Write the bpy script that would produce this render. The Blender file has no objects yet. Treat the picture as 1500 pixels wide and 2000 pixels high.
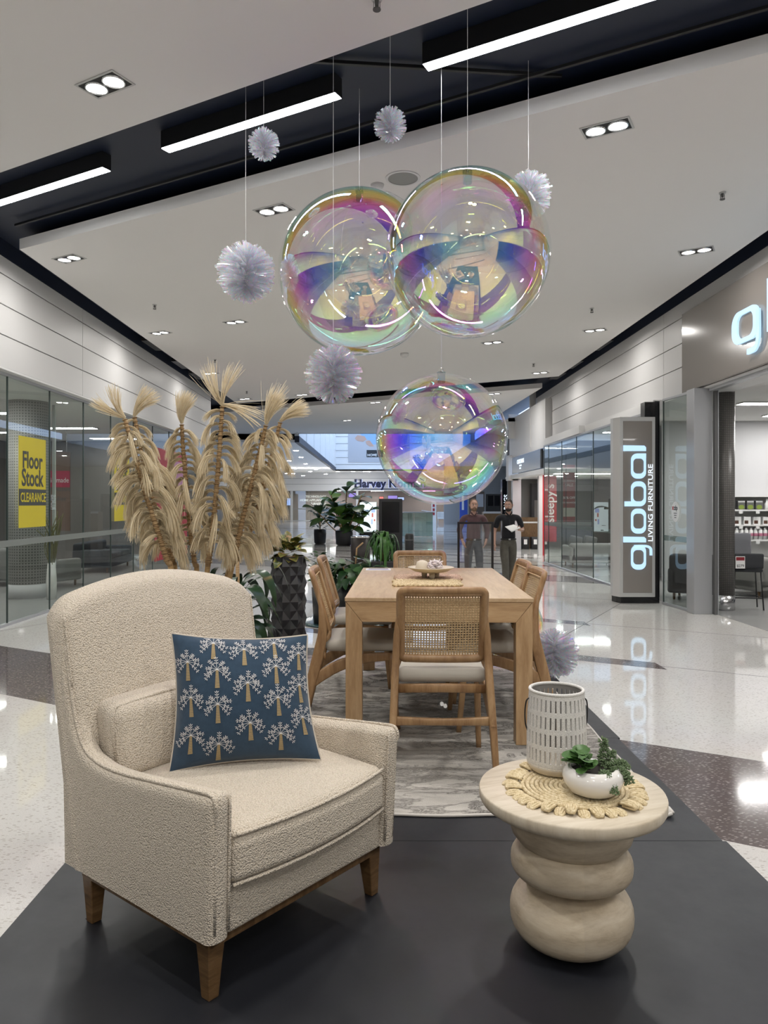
import bpy, bmesh, math, random
from math import sin, cos, pi, sqrt, atan2, radians as R_
from mathutils import Vector, Matrix, Euler
random.seed(7)
SC = bpy.context.scene
COL = SC.collection

# ---------------------------------------------------------------- camera
EYE = 1.7                      # eye height above the mall floor
FPX, CX, CY = 1450.0, 737.0, 982.0   # focal length in pixels of a 1500 x 2000 frame, vanishing point of the mall axis
cam_d = bpy.data.cameras.new('camera')
cam = bpy.data.objects.new('camera', cam_d); COL.objects.link(cam)
cam.location = (0, 0, EYE); cam.rotation_euler = (pi / 2, 0, 0)
cam_d.sensor_width = 36; cam_d.sensor_fit = 'AUTO'; cam_d.lens = FPX / 2000 * 36
cam_d.shift_x = (750 - CX) / 2000; cam_d.shift_y = (CY - 1000) / 2000
cam_d.clip_start = 0.05; cam_d.clip_end = 300
SC.camera = cam

# ---------------------------------------------------------------- world (daylight that falls through the roof light far back)
W = bpy.data.worlds.new('world'); SC.world = W; W.use_nodes = True
W.node_tree.nodes['Background'].inputs[0].default_value = (0.50, 0.68, 1.0, 1)
W.node_tree.nodes['Background'].inputs[1].default_value = 2.4
SC.view_settings.view_transform = 'Standard'; SC.view_settings.look = 'None'
SC.view_settings.gamma = 1; SC.view_settings.exposure = 0.26
SC.cycles.max_bounces = 5; SC.cycles.diffuse_bounces = 3; SC.cycles.glossy_bounces = 3; SC.cycles.transmission_bounces = 4; SC.cycles.transparent_max_bounces = 14
SC.cycles.caustics_reflective = False; SC.cycles.caustics_refractive = False
SC.view_settings.use_curve_mapping = False
LAMP_DOWN = 19.0      # watts of each downlight lamp
LAMP_LINE = 30.0       # emission of the linear slot lights
LAMP_SHOP = 42.0

# ---------------------------------------------------------------- helpers
def at(px, py, Y):
    return Vector(((px - CX) / FPX * Y, Y, EYE - (py - CY) / FPX * Y))
def onz(px, py, z):
    Y = FPX * (EYE - z) / (py - CY)
    return Vector(((px - CX) / FPX * Y, Y, z))

class MB:
    def __init__(s): s.v = []; s.f = []; s.m = []; s.uv = None
    def add(s, vs, fs, mi=0):
        o = len(s.v); s.v += [tuple(p) for p in vs]
        for f in fs: s.f.append([i + o for i in f]); s.m.append(mi)
        return s
    def box(s, x0, x1, y0, y1, z0, z1, mi=0, M=None):
        vs = [Vector(p) for p in ((x0,y0,z0),(x1,y0,z0),(x1,y1,z0),(x0,y1,z0),(x0,y0,z1),(x1,y0,z1),(x1,y1,z1),(x0,y1,z1))]
        if M: vs = [M @ p for p in vs]
        return s.add(vs, [(0,3,2,1),(4,5,6,7),(0,1,5,4),(1,2,6,5),(2,3,7,6),(3,0,4,7)], mi)
    def quad(s, a, b, c, d, mi=0): return s.add([a,b,c,d], [(0,1,2,3)], mi)
    def prism(s, poly, h0, h1, fn=None, mi=0):
        # poly: 2D points ccw; fn maps (u, v, h) to 3D
        fn = fn or (lambda u, v, h: (u, v, h)); n = len(poly)
        vs = [fn(u, v, h0) for u, v in poly] + [fn(u, v, h1) for u, v in poly]
        fs = [list(range(n))[::-1], list(range(n, 2*n))] + [(i, (i+1) % n, n + (i+1) % n, n + i) for i in range(n)]
        return s.add(vs, fs, mi)
    def rings(s, rings, mi=0, cap0=True, cap1=True, closed=False):
        n = len(rings[0]); vs = [p for r in rings for p in r]; fs = []; k = len(rings)
        for i in range(k if closed else k - 1):
            a = i * n; b = ((i + 1) % k) * n
            for j in range(n): fs.append((a + j, a + (j+1) % n, b + (j+1) % n, b + j))
        if not closed:
            if cap0: fs.append(list(range(n))[::-1])
            if cap1: fs.append(list(range((k-1)*n, k*n)))
        return s.add(vs, fs, mi)
    def tube(s, path, r, n=8, mi=0, closed=False, sx=1.0, up=None):
        path = [Vector(p) for p in path]; k = len(path); rr = r if isinstance(r, (list, tuple)) else [r] * k
        rings = []; prev = None
        for i, p in enumerate(path):
            if closed: d = path[(i+1) % k] - path[i-1]
            else: d = path[min(i+1, k-1)] - path[max(i-1, 0)]
            d = d.normalized() if d.length > 1e-9 else Vector((0,0,1))
            if prev is None:
                u = Vector(up) if up else (Vector((0,0,1)) if abs(d.z) < .9 else Vector((1,0,0)))
            else: u = prev
            u = (u - d * u.dot(d)); u = u.normalized() if u.length > 1e-6 else d.orthogonal().normalized(); prev = u
            w = d.cross(u)
            rings.append([p + (u * cos(2*pi*j/n) * sx + w * sin(2*pi*j/n)) * rr[i] for j in range(n)])
        return s.rings(rings, mi, closed=closed)
    def bar(s, path, wx, wy, mi=0, up=(0,0,1)):
        # rectangular section bar along a path; wx across, wy along 'up'; each a number or a list
        path = [Vector(p) for p in path]; k = len(path); rings = []
        for i, p in enumerate(path):
            d = (path[min(i+1, k-1)] - path[max(i-1, 0)]).normalized()
            u = Vector(up); u = (u - d * u.dot(d)).normalized(); w = d.cross(u)
            a = (wx[i] if isinstance(wx, (list, tuple)) else wx) / 2; b = (wy[i] if isinstance(wy, (list, tuple)) else wy) / 2
            c = .22
            pts = [(-1,-1+c),(-1,1-c),(-1+c,1),(1-c,1),(1,1-c),(1,-1+c),(1-c,-1),(-1+c,-1)]
            rings.append([p + w * (q[0]*a) + u * (q[1]*b) for q in pts][::-1])
        return s.rings(rings, mi)
    def lathe(s, prof, n=32, c=(0,0,0), mi=0, cap0=True, cap1=True, sx=1, sy=1, M=None):
        rings = []
        for r, z in prof:
            ring = [Vector((r*cos(2*pi*j/n)*sx, r*sin(2*pi*j/n)*sy, z)) for j in range(n)]
            if M: ring = [M @ p for p in ring]
            rings.append([p + Vector(c) for p in ring])
        return s.rings(rings, mi, cap0, cap1)
    def grid(s, fn, nu, nv, mi=0, closed_u=False):
        vs = [fn(i / nu, j / nv) for j in range(nv + 1) for i in range(nu + (0 if closed_u else 1))]
        w = nu if closed_u else nu + 1; fs = []
        for j in range(nv):
            for i in range(nu):
                fs.append((j*w + i, j*w + (i+1) % w, (j+1)*w + (i+1) % w, (j+1)*w + i))
        return s.add(vs, fs, mi)
    def rbox(s, x0, x1, y0, y1, z0, z1, r, seg=3, n=6, fn=None, mi=0):
        # rounded box with subdivided faces; fn deforms each vertex
        def axis(a, b):
            pts = [a + r*(1 - cos(pi/2*i/seg)) for i in range(seg)]
            pts += [a + r + (b - a - 2*r) * i / n for i in range(n + 1)]
            return pts + [b - r*(1 - cos(pi/2*i/seg)) for i in range(seg)][::-1]
        ax = [axis(x0, x1), axis(y0, y1), axis(z0, z1)]; lo = (x0+r, y0+r, z0+r); hi = (x1-r, y1-r, z1-r)
        idx = {}; vs = []; N = len(ax[0]) - 1
        def vid(i, j, k):
            key = (i, j, k)
            if key not in idx:
                p = Vector((ax[0][i], ax[1][j], ax[2][k]))
                c = Vector([min(max(p[t], lo[t]), hi[t]) for t in range(3)])
                d = p - c
                if d.length > 1e-9: p = c + d.normalized() * r
                if fn: p = Vector(fn(p))
                idx[key] = len(vs); vs.append(p)
            return idx[key]
        fs = []
        for i in range(N):
            for j in range(N):
                fs.append((vid(i,j,0), vid(i,j+1,0), vid(i+1,j+1,0), vid(i+1,j,0)))
                fs.append((vid(i,j,N), vid(i+1,j,N), vid(i+1,j+1,N), vid(i,j+1,N)))
                fs.append((vid(i,0,j), vid(i+1,0,j), vid(i+1,0,j+1), vid(i,0,j+1)))
                fs.append((vid(i,N,j), vid(i,N,j+1), vid(i+1,N,j+1), vid(i+1,N,j)))
                fs.append((vid(0,i,j), vid(0,i,j+1), vid(0,i+1,j+1), vid(0,i+1,j)))
                fs.append((vid(N,i,j), vid(N,i+1,j), vid(N,i+1,j+1), vid(N,i,j+1)))
        return s.add(vs, fs, mi)
    def disc(s, c, r, n=24, mi=0, z=None, nrm=1):
        c = Vector(c); vs = [c + Vector((r*cos(2*pi*j/n), r*sin(2*pi*j/n), 0)) for j in range(n)]
        f = list(range(n)); return s.add(vs, [f if nrm > 0 else f[::-1]], mi)
    def ball(s, c, r, nu=16, nv=10, mi=0, sx=1, sy=1, sz=1):
        c = Vector(c)
        rings = [[c + Vector((r*sx*sin(pi*i/nv)*cos(2*pi*j/nu), r*sy*sin(pi*i/nv)*sin(2*pi*j/nu), -r*sz*cos(pi*i/nv))) for j in range(nu)] for i in range(1, nv)]
        return s.rings(rings, mi)
    def mesh(s, name, mats, smooth=False):
        me = bpy.data.meshes.new(name); me.from_pydata(s.v, [], s.f)
        for m in (mats if isinstance(mats, (list, tuple)) else [mats]): me.materials.append(m)
        if any(s.m): me.polygons.foreach_set('material_index', s.m)
        if smooth: me.polygons.foreach_set('use_smooth', [True] * len(s.f))
        me.update(); return me
    def obj(s, name, mats, parent=None, smooth=False, bevel=0, bseg=2, loc=None, rot=None, kind=None):
        o = link(name, s.mesh(name, mats, smooth), parent, loc, rot, kind)
        if bevel:
            b = o.modifiers.new('bevel', 'BEVEL'); b.width = bevel; b.segments = bseg; b.limit_method = 'ANGLE'; b.angle_limit = R_(40)
        return o
def link(name, me, parent=None, loc=None, rot=None, kind=None):
    o = bpy.data.objects.new(name, me); COL.objects.link(o)
    if parent: o.parent = parent
    if loc is not None: o.location = loc
    if rot is not None: o.rotation_euler = rot
    if kind: o['kind'] = kind
    return o
def tag(o, label, cat, group=None):
    o['label'] = label; o['category'] = cat
    if group: o['group'] = group
    return o
def thing(name, label, cat, loc=(0,0,0), rz=0, group=None):
    o = bpy.data.objects.new(name, None); COL.objects.link(o); o.empty_display_size = .1
    o.location = loc; o.rotation_euler = (0, 0, rz); return tag(o, label, cat, group)
def struct(o):
    o['kind'] = 'structure'; return o
def dup(o, parent=None, loc=None, rz=None, label=None):
    c = o.copy(); COL.objects.link(c)
    if parent: c.parent = parent
    if loc is not None: c.location = loc
    if rz is not None: c.rotation_euler = (0, 0, rz)
    if label: c['label'] = label
    for ch in o.children: dup(ch, c)
    return c
def text_bm(mb, s, fn, size=1.0, depth=.004, mi=0, bold=0.0, align='LEFT', spacing=1.0, sx=1.0):
    # lettering from Blender's own font, laid out by fn(u, v, h) -> 3D
    cu = bpy.data.curves.new('lettering', 'FONT'); cu.body = s; cu.size = size; cu.extrude = depth / 2; cu.offset = bold
    cu.align_x = align; cu.space_character = spacing; cu.resolution_u = 3
    o = bpy.data.objects.new('lettering', cu); COL.objects.link(o)
    dg = bpy.context.evaluated_depsgraph_get(); me = bpy.data.meshes.new_from_object(o.evaluated_get(dg))
    mb.add([fn(v.co.x * sx, v.co.y, v.co.z + depth/2) for v in me.vertices], [list(p.vertices) for p in me.polygons], mi)
    bpy.data.objects.remove(o); bpy.data.meshes.remove(me); bpy.data.curves.remove(cu)
    return mb
def ribbon(mb, pts, w, fn, depth=.02, closed=False, mi=0):
    # flat stroke of width w (number or list) along 2D points
    P = [Vector((a[0], a[1])) for a in pts]; k = len(P); L = []; Rr = []
    for i in range(k):
        a = P[(i-1) % k] if (closed or i > 0) else P[i]; b = P[(i+1) % k] if (closed or i < k-1) else P[i]
        d = (b - a).normalized(); n = Vector((-d.y, d.x)); ww = (w[i] if isinstance(w, (list, tuple)) else w) / 2
        L.append(P[i] + n*ww); Rr.append(P[i] - n*ww)
    rings = [[fn(l.x, l.y, 0), fn(r.x, r.y, 0), fn(r.x, r.y, depth), fn(l.x, l.y, depth)] for l, r in zip(L, Rr)]
    mb.rings(rings, mi, closed=closed); return mb
def rrect(x0, x1, y0, y1, r, n=5, r4=None):
    rs = r4 or (r, r, r, r); out = []
    for (cx, cy, a0), q in zip(((x1, y1, 0), (x0, y1, 90), (x0, y0, 180), (x1, y0, 270)), rs):
        sxn = -1 if cx == x1 else 1; syn = -1 if cy == y1 else 1
        for i in range(n + 1):
            a = R_(a0 + 90*i/n); out.append((cx + sxn*q + q*cos(a), cy + syn*q + q*sin(a)))
    return out
def ccw(P):
    a = sum(P[i-1][0]*P[i][1] - P[i][0]*P[i-1][1] for i in range(len(P))); return P if a > 0 else P[::-1]
def nth(k, n):
    if k == 0: return 'leftmost'
    if k == n - 1: return 'rightmost'
    return ('second', 'third', 'fourth', 'fifth', 'sixth', 'seventh', 'eighth', 'ninth', 'tenth')[k - 1] + ' from the left'
def curve_pts(pts, n=6):
    # Catmull-Rom through the points
    P = [Vector(p) for p in pts]; out = []
    for i in range(len(P) - 1):
        p0 = P[max(i-1, 0)]; p1 = P[i]; p2 = P[i+1]; p3 = P[min(i+2, len(P)-1)]
        for j in range(n):
            t = j / n
            out.append(.5 * ((2*p1) + (p2 - p0)*t + (2*p0 - 5*p1 + 4*p2 - p3)*t*t + (3*p1 - p0 - 3*p2 + p3)*t**3))
    return out + [P[-1]]

# ---------------------------------------------------------------- materials
def mat(name, col=(.8,.8,.8), rough=.5, metal=0, spec=.5, coat=0, emit=None, estr=1, sheen=0, trans=0, sub=0):
    m = bpy.data.materials.new(name); m.use_nodes = True
    b = m.node_tree.nodes['Principled BSDF']; i = b.inputs
    i['Base Color'].default_value = (*col, 1); i['Roughness'].default_value = rough; i['Metallic'].default_value = metal
    i['Specular IOR Level'].default_value = spec; i['Coat Weight'].default_value = coat; i['Sheen Weight'].default_value = sheen
    if emit: i['Emission Color'].default_value = (*emit, 1); i['Emission Strength'].default_value = estr
    return m
class NT:
    def __init__(s, m): s.t = m.node_tree; s.b = s.t.nodes.get('Principled BSDF'); s.out = s.t.nodes['Material Output']
    def n(s, typ, props=None, **kw):
        nd = s.t.nodes.new(typ)
        for k, v in (props or {}).items(): setattr(nd, k, v)
        for k, v in kw.items():
            key = k.replace('_', ' ')
            sock = nd.inputs[key] if key in nd.inputs else nd.inputs[k]
            s.set(sock, v)
        return nd
    def set(s, sock, v):
        if hasattr(v, 'is_output') or isinstance(v, bpy.types.NodeSocket): s.t.links.new(v, sock)
        else:
            if isinstance(v, tuple) and len(v) == 3 and sock.type == 'RGBA': v = (*v, 1)
            sock.default_value = v
    def obj(s, scale=(1,1,1), rot=(0,0,0), loc=(0,0,0)):
        c = s.n('ShaderNodeTexCoord'); mp = s.n('ShaderNodeMapping', Scale=scale, Rotation=rot, Location=loc)
        s.t.links.new(c.outputs['Object'], mp.inputs['Vector']); return mp.outputs[0]
    def noise(s, vec, scale=5, detail=4, rough=.5, dist=0): 
        return s.n('ShaderNodeTexNoise', Vector=vec, Scale=scale, Detail=detail, Roughness=rough, Distortion=dist).outputs[0]
    def vor(s, vec, scale=5, feat='F1', out=0, rnd=1.0):
        return s.n('ShaderNodeTexVoronoi', {'feature': feat}, Vector=vec, Scale=scale, Randomness=rnd).outputs[out]
    def ramp(s, fac, stops, interp='LINEAR'):
        r = s.n('ShaderNodeValToRGB', Fac=fac); cr = r.color_ramp; cr.interpolation = interp
        while len(cr.elements) < len(stops): cr.elements.new(.5)
        for e, (p, c) in zip(cr.elements, stops):
            e.position = p; e.color = (*c, 1) if isinstance(c, tuple) else (c, c, c, 1)
        return r.outputs[0]
    def mix(s, fac, a, b, mode='MIX'):
        m = s.n('ShaderNodeMix', {'data_type': 'RGBA', 'blend_type': mode})
        s.set(m.inputs[0], fac); s.set(m.inputs[6], a); s.set(m.inputs[7], b); return m.outputs[2]
    def math(s, op, a, b=0):
        m = s.n('ShaderNodeMath', {'operation': op}); s.set(m.inputs[0], a); s.set(m.inputs[1], b); return m.outputs[0]
    def bump(s, h, strength=.3, dist=.01):
        b = s.n('ShaderNodeBump', Height=h, Strength=strength, Distance=dist); s.t.links.new(b.outputs[0], s.b.inputs['Normal']); return b.outputs[0]
    def col(s, c): s.set(s.b.inputs['Base Color'], c)
    def rgh(s, c): s.set(s.b.inputs['Roughness'], c)
def wood(name, c0, c1, c2, scale=(1,1,1), rough=.42, grain=1.0, coat=0.0):
    m = mat(name, c1, rough, coat=coat); t = NT(m); v = t.obj(scale)
    n1 = t.noise(v, 3.0, 5, .6, .6); n2 = t.noise(v, 22, 3, .6)
    f = t.math('ADD', t.math('MULTIPLY', n1, .75), t.math('MULTIPLY', n2, .25 * grain))
    t.col(t.ramp(f, [(.33, c0), (.5, c1), (.68, c2)])); t.bump(n2, .08, .002); return m
def glassy(name, tint=(.93,.96,.95), refl_min=.05, ior=1.5, rough=0.0):
    m = bpy.data.materials.new(name); m.use_nodes = True; t = NT(m); t.t.nodes.remove(t.b)
    fr = t.math('ADD', t.math('MULTIPLY', t.math('POWER', t.n('ShaderNodeLayerWeight', Blend=.5).outputs['Facing'], 4.0), .75), .035)
    tr = t.n('ShaderNodeBsdfTransparent', Color=tint); gl = t.n('ShaderNodeBsdfGlossy', Roughness=rough, Color=(1,1,1))
    f = t.math('MAXIMUM', fr, refl_min)
    mx = t.n('ShaderNodeMixShader', Fac=f); t.t.links.new(tr.outputs[0], mx.inputs[1]); t.t.links.new(gl.outputs[0], mx.inputs[2])
    t.t.links.new(mx.outputs[0], t.out.inputs[0]); return m
def tinsel_mat(name, stops):
    m = bpy.data.materials.new(name); m.use_nodes = True; t = NT(m); t.t.nodes.remove(t.b); v = t.obj()
    lw = t.n('ShaderNodeLayerWeight', Blend=.5).outputs['Facing']
    f = t.math('FRACT', t.math('ADD', t.math('MULTIPLY', lw, 1.4), t.math('MULTIPLY', t.noise(v, 26, 2), 4.0)))
    c = t.ramp(f, stops); L = t.t.links.new
    pale = t.mix(.80, (1,.97,1), c)
    df = t.n('ShaderNodeBsdfDiffuse', Color=pale); tl = t.n('ShaderNodeBsdfTranslucent', Color=pale); gl = t.n('ShaderNodeBsdfGlossy', Roughness=.16, Color=c); tr = t.n('ShaderNodeBsdfTransparent', Color=(.97,.96,.98))
    def mx(fac, a, b):
        n = t.n('ShaderNodeMixShader', Fac=fac); L(a.outputs[0], n.inputs[1]); L(b.outputs[0], n.inputs[2]); return n
    s = mx(.42, mx(.55, df, tl), gl); s = mx(.46, s, tr); L(s.outputs[0], t.out.inputs[0]); return m
def irid(name, stops, rough=.0):
    # dichroic film: reflects R (hue follows the angle of incidence), transmits 1 - R
    m = bpy.data.materials.new(name); m.use_nodes = True; t = NT(m); t.t.nodes.remove(t.b)
    lw = t.n('ShaderNodeLayerWeight', Blend=.5).outputs['Facing']
    c = t.ramp(lw, stops); inv = t.n('ShaderNodeInvert', Color=c).outputs[0]
    tr = t.n('ShaderNodeBsdfTransparent', Color=inv); gl = t.n('ShaderNodeBsdfGlossy', Roughness=rough, Color=c)
    a = t.n('ShaderNodeAddShader'); t.t.links.new(tr.outputs[0], a.inputs[0]); t.t.links.new(gl.outputs[0], a.inputs[1])
    t.t.links.new(a.outputs[0], t.out.inputs[0]); return m
def fibre(name, c0, c1, c2, sc):
    m = bpy.data.materials.new(name); m.use_nodes = True; t = NT(m); t.t.nodes.remove(t.b)
    c = t.ramp(t.noise(t.obj(), sc, 4, .7), [(.3, c0), (.55, c1), (.75, c2)])
    d = t.n('ShaderNodeBsdfDiffuse', Color=c); l = t.n('ShaderNodeBsdfTranslucent', Color=c); mx = t.n('ShaderNodeMixShader', Fac=.45)
    t.t.links.new(d.outputs[0], mx.inputs[1]); t.t.links.new(l.outputs[0], mx.inputs[2]); t.t.links.new(mx.outputs[0], t.out.inputs[0]); return m
M = {}
M['ceiling'] = mat('ceiling_paint', (.88,.865,.845), .75)
M['navy'] = mat('navy_black_paint', (.009,.015,.036), .5)
M['white_panel'] = mat('white_bulkhead_panel', (.72,.715,.71), .45)
M['groove'] = mat('dark_joint', (.12,.12,.12), .8)
M['taupe'] = mat('taupe_gloss_panel', (.27,.245,.225), .18, coat=.3)
M['alu'] = mat('satin_aluminium', (.50,.51,.53), .38, metal=.55)
M['alu_light'] = mat('pale_aluminium', (.62,.62,.61), .35, metal=.3)
M['steel'] = mat('chrome', (.75,.75,.76), .18, metal=1)
M['black'] = mat('black_satin', (.012,.012,.013), .45)
M['black_gloss'] = mat('black_screen', (.008,.008,.01), .12)
M['black_soft'] = mat('matt_black_pot', (.016,.016,.018), .6)
M['white'] = mat('plain_white', (.80,.80,.79), .45)
M['lamp'] = mat('downlight_glow', (1,1,1), .5, emit=(1,.97,.93), estr=9)
M['lamp_far'] = mat('far_downlight_glow', (1,1,1), .5, emit=(1,.97,.93), estr=120)
M['line'] = mat('linear_light_glow', (1,1,1), .5, emit=(.97,.985,1), estr=LAMP_LINE)
M['shop_lamp_dim'] = mat('dim_shop_panel_glow', (1,1,1), .5, emit=(1,.97,.93), estr=24)
M['shop_lamp'] = mat('shop_panel_glow', (1,1,1), .5, emit=(1,.98,.95), estr=LAMP_SHOP)
M['sign_glow'] = mat('sign_letter_glow', (.2,.25,.3), .4, emit=(.50,.76,1.0), estr=.88)
M['sign_white'] = mat('sign_white_glow', (.3,.3,.3), .4, emit=(.80,.90,1), estr=.92)
M['glass'] = glassy('shopfront_glass', (.80,.865,.84), .10)
M['glass_edge'] = mat('glass_joint', (.05,.07,.065), .3)
M['glass_teal'] = glassy('balustrade_glass', (.62,.78,.77), .10)
M['clear'] = glassy('clear_acrylic', (.93,.94,.94), .07)

def terrazzo(name, base, chips, rough, amount):
    m = mat(name, base, rough, spec=.5); t = NT(m); v = t.obj((1.0,1.0,1.0), (0,0,R_(-29)))
    v2 = t.obj((.55,1.35,1.0), (0,0,R_(20)))
    c1 = t.vor(v2, 70, out='Distance'); k1 = t.vor(v2, 70, out='Color')
    sel = t.ramp(k1, [(amount, 0.0), (amount + .04, 1.0)])
    small = t.ramp(c1, [(.30, 1.0), (.42, 0.0)])
    f = t.math('MULTIPLY', sel, small)
    hue = t.ramp(t.vor(v2, 70.0, out='Color'), [(0, chips[0]), (.5, chips[1]), (1, chips[2])])
    fine = t.noise(v, 160, 2, .7); base2 = t.mix(t.ramp(fine, [(.4, 0.0), (.62, 1.0)]), base, tuple(x*.86 for x in base))
    big = t.noise(v, .6, 2); base3 = t.mix(t.ramp(big, [(.35, 0.0), (.7, .35)]), base2, tuple(x*.9 for x in base))
    t.col(t.mix(f, base3, hue)); return m
M['terrazzo'] = terrazzo('white_terrazzo', (.76,.745,.71), [(.30,.26,.23),(.42,.39,.35),(.60,.57,.53)], .045, .52)
M['terrazzo_dark'] = terrazzo('dark_terrazzo', (.155,.13,.125), [(.40,.36,.34),(.25,.21,.20),(.55,.50,.47)], .09, .40)
M['shop_floor'] = mat('grey_shop_floor', (.30,.30,.295), .25)
M['shop_wall'] = mat('shop_wall_paint', (.55,.55,.56), .7)
M['shop_dark'] = mat('shop_dark_wall', (.20,.19,.18), .7)
# ================================================================ setting
SL = -0.5625                   # the ceiling slots and floor bands run across the mall on this slope dY/dX
ZC = 4.95                      # main ceiling
XL, XR = -5.0, 5.0             # bulkhead faces
def yc(c, x): return c + SL * x
floor = struct(MB().box(-13, 14, -14, 74, -.2, 0).obj('floor', M['terrazzo']))
def inlay(c0, c1, x0, x1, m='terrazzo_dark', z=.0012, name='inlay_band'):
    MB().prism([(x0, yc(c0, x0)), (x1, yc(c0, x1)), (x1, yc(c1, x1)), (x0, yc(c1, x0))], 0, z).obj(name, M[m], floor)
inlay(4.72, 6.3, -5.12, 5.15); inlay(-8.8, -7.2, -5.12, 5.15)
inlay(18.2, 19.7, -5.12, 4.8); inlay(31.7, 33.2, -9, 6); inlay(45.2, 46.7, -9, 6)
for c in (9.22, 11.93, 15.12): inlay(c, c + .33, -2.6, 2.95)
for c in (-4, -1): inlay(c, c + .33, -2.6, 2.95)
for c in (22.4, 25.4, 28.6, 36, 39.2, 42.3, 49.5, 53, 57): inlay(c, c + .36, -6, 5.0)
for c in (20.9, 23.9, 27.0, 30.2, 34.6, 37.6, 40.8): inlay(c, c + .10, -7, 5.0)
for c in (9.38, 12.1, 15.3): inlay(c, c + .012, -5.1, 5.0, 'groove', .0008, 'joint_strip')
for x, y in ((4.13, 12.58), (-5.01, 9.86), (1.6, 14.9)):
    d = Vector((.49, .87)); n = Vector((.87, -.49)) * .006; a = Vector((x, y)); b = a + d * (-6.2 if x > 0 else 7)
    q = [a - n, a + n, b + n, b - n]
    if (q[1]-q[0]).x * (q[2]-q[1]).y - (q[1]-q[0]).y * (q[2]-q[1]).x < 0: q.reverse()
    MB().prism([tuple(p) for p in q], 0, .0008).obj('joint_strip', M['groove'], floor)

# ---- ceiling panels with black slots between them
def cpanel(poly, z0=ZC, z1=ZC + .135, m='ceiling'):
    return struct(MB().prism(poly, z0, z1).obj('ceiling', M[m]))
EL, ER = -4.59, 4.66
cpanel([(EL, -14), (ER, -14), (ER, yc(5.22, ER)), (EL, yc(5.22, EL))])
cpanel([(EL, yc(6.94, EL)), (ER, yc(6.94, ER)), (ER, yc(21.7, ER)), (EL, yc(21.7, EL))])
cpanel([(-13, 31.0), (-13, 30.5), (EL, yc(23.6, EL)), (ER, yc(23.6, ER)), (4.5, 26.0), (4.5, 35.0), (-13, 35.0)][1:])
struct(MB().box(-13, 5.6, -14, 35.2, 5.22, 5.32).obj('ceiling', M['navy']))
# black services seen inside the slots
for c, z in ((6.7, 5.15),):
    MB().bar([(x, yc(c, x), z) for x in (-4.5, 4.6)], .03, .03).obj('trim_1', M['black'], kind='structure')
MB().bar([(-.6, yc(5.5, -.6), 5.18), (1.5, yc(6.9, 1.5), 5.18)], .03, .03).obj('trim_2', M['black'], kind='structure')
for s in (-1, 1):
    for y in (15.2, 17.4, 19.0):
        MB().box(s*4.72 - .12, s*4.72 + .12, y, y + 1.0, 5.02, 5.2).obj('trim_3', M['black'], kind='structure')
# far ceiling around the roof light
ZF = 4.55
for x0, x1, y0, y1 in ((-13, -3.9, 35.0, 74), (4.6, 14, 26, 74), (-3.9, 4.6, 66, 74)):
    struct(MB().box(x0, x1, y0, y1, ZF, ZF + .12).obj('ceiling', M['ceiling']))
struct(MB().box(-3.9, 4.6, 34.8, 35.0, ZC, 9.0).obj('wall_front_well', M['white']))
wl = struct(MB().box(-3.9, -3.7, 35.0, 66, ZF + .3, 9.0).obj('wall_left_well', M['white']))
for k in range(7): MB().box(-3.70, -3.66, 34 + k*4.6, 34.12 + k*4.6, ZF + .3, 9.0).obj('rib', M['white'], wl)
struct(MB().box(-3.9, -3.68, 35.0, 66, ZF, ZF + .3).obj('trim_4', M['navy']))
wb = struct(MB().box(-3.9, 4.6, 66, 66.2, ZF, 9.0).obj('wall_back_well', M['white']))
for k in range(6): MB().box(-3.7, 4.4, 65.97, 66, ZF + .55 + k*.62, ZF + .565 + k*.62).obj('joint', M['groove'], wb)
struct(MB().box(4.4, 4.6, 35.0, 66, ZF, 9.0).obj('wall_right_well', M['white']))
# roof over everything else
struct(MB().box(-13.2, -3.9, 35.0, 74, 5.0, 5.1).obj('ceiling', M['navy']))

# ---- bulkheads: panels with recessed joints
def bulkhead(name, X, segs, rows, side):
    w = struct(MB().box(min(X - side*.04, X - side*.30) if side > 0 else X + .04, X + .30 if side < 0 else X - .04, segs[0], segs[-1], rows[0], 5.22).obj(name, M['groove'])) if False else None
    x0, x1 = (X + .02, X + .35) if side > 0 else (X - .35, X - .02)
    w = struct(MB().box(x0, x1, segs[0], segs[-1], rows[0] + .002, 5.22).obj(name, M['groove']))
    px = (X, X + .03) if side > 0 else (X - .03, X)
    for a, b in zip(segs, segs[1:]):
        for r0, r1 in zip(rows, rows[1:]):
            MB().box(px[0], px[1], a + .006, b - .006, r0 + .007, r1 - .007).obj('panel', M['white_panel'], w, bevel=.003, bseg=1)
    MB().box(px[0] - (.004 if side > 0 else 0), px[1] + (.004 if side < 0 else 0), segs[0], segs[-1], 5.0, 5.22).obj('panel', M['navy'], w)
    return w
bl = bulkhead('wall_left', XL, [-14, -6, 3, 12.6, 22.3], [3.51, 3.945, 4.35, 4.755, 5.0], -1)
br = bulkhead('wall_right', XR, [-14, -5, 4.0, 12.97, 23.4], [3.47, 3.93, 4.32, 4.74, 5.0], 1)
MB().box(-5.4, -4.99, -14, 22.3, 3.485, 3.512).obj('soffit', M['white'], bl)
MB().box(4.99, 5.6, -14, 23.4, 3.445, 3.47).obj('soffit', M['white'], br)
# glossy taupe fascia over the right-hand shop
fa = struct(MB().box(4.93, 5.02, 3.2, 12.02, 3.475, 4.745).obj('trim_5', M['taupe'], bevel=.004))

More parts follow.
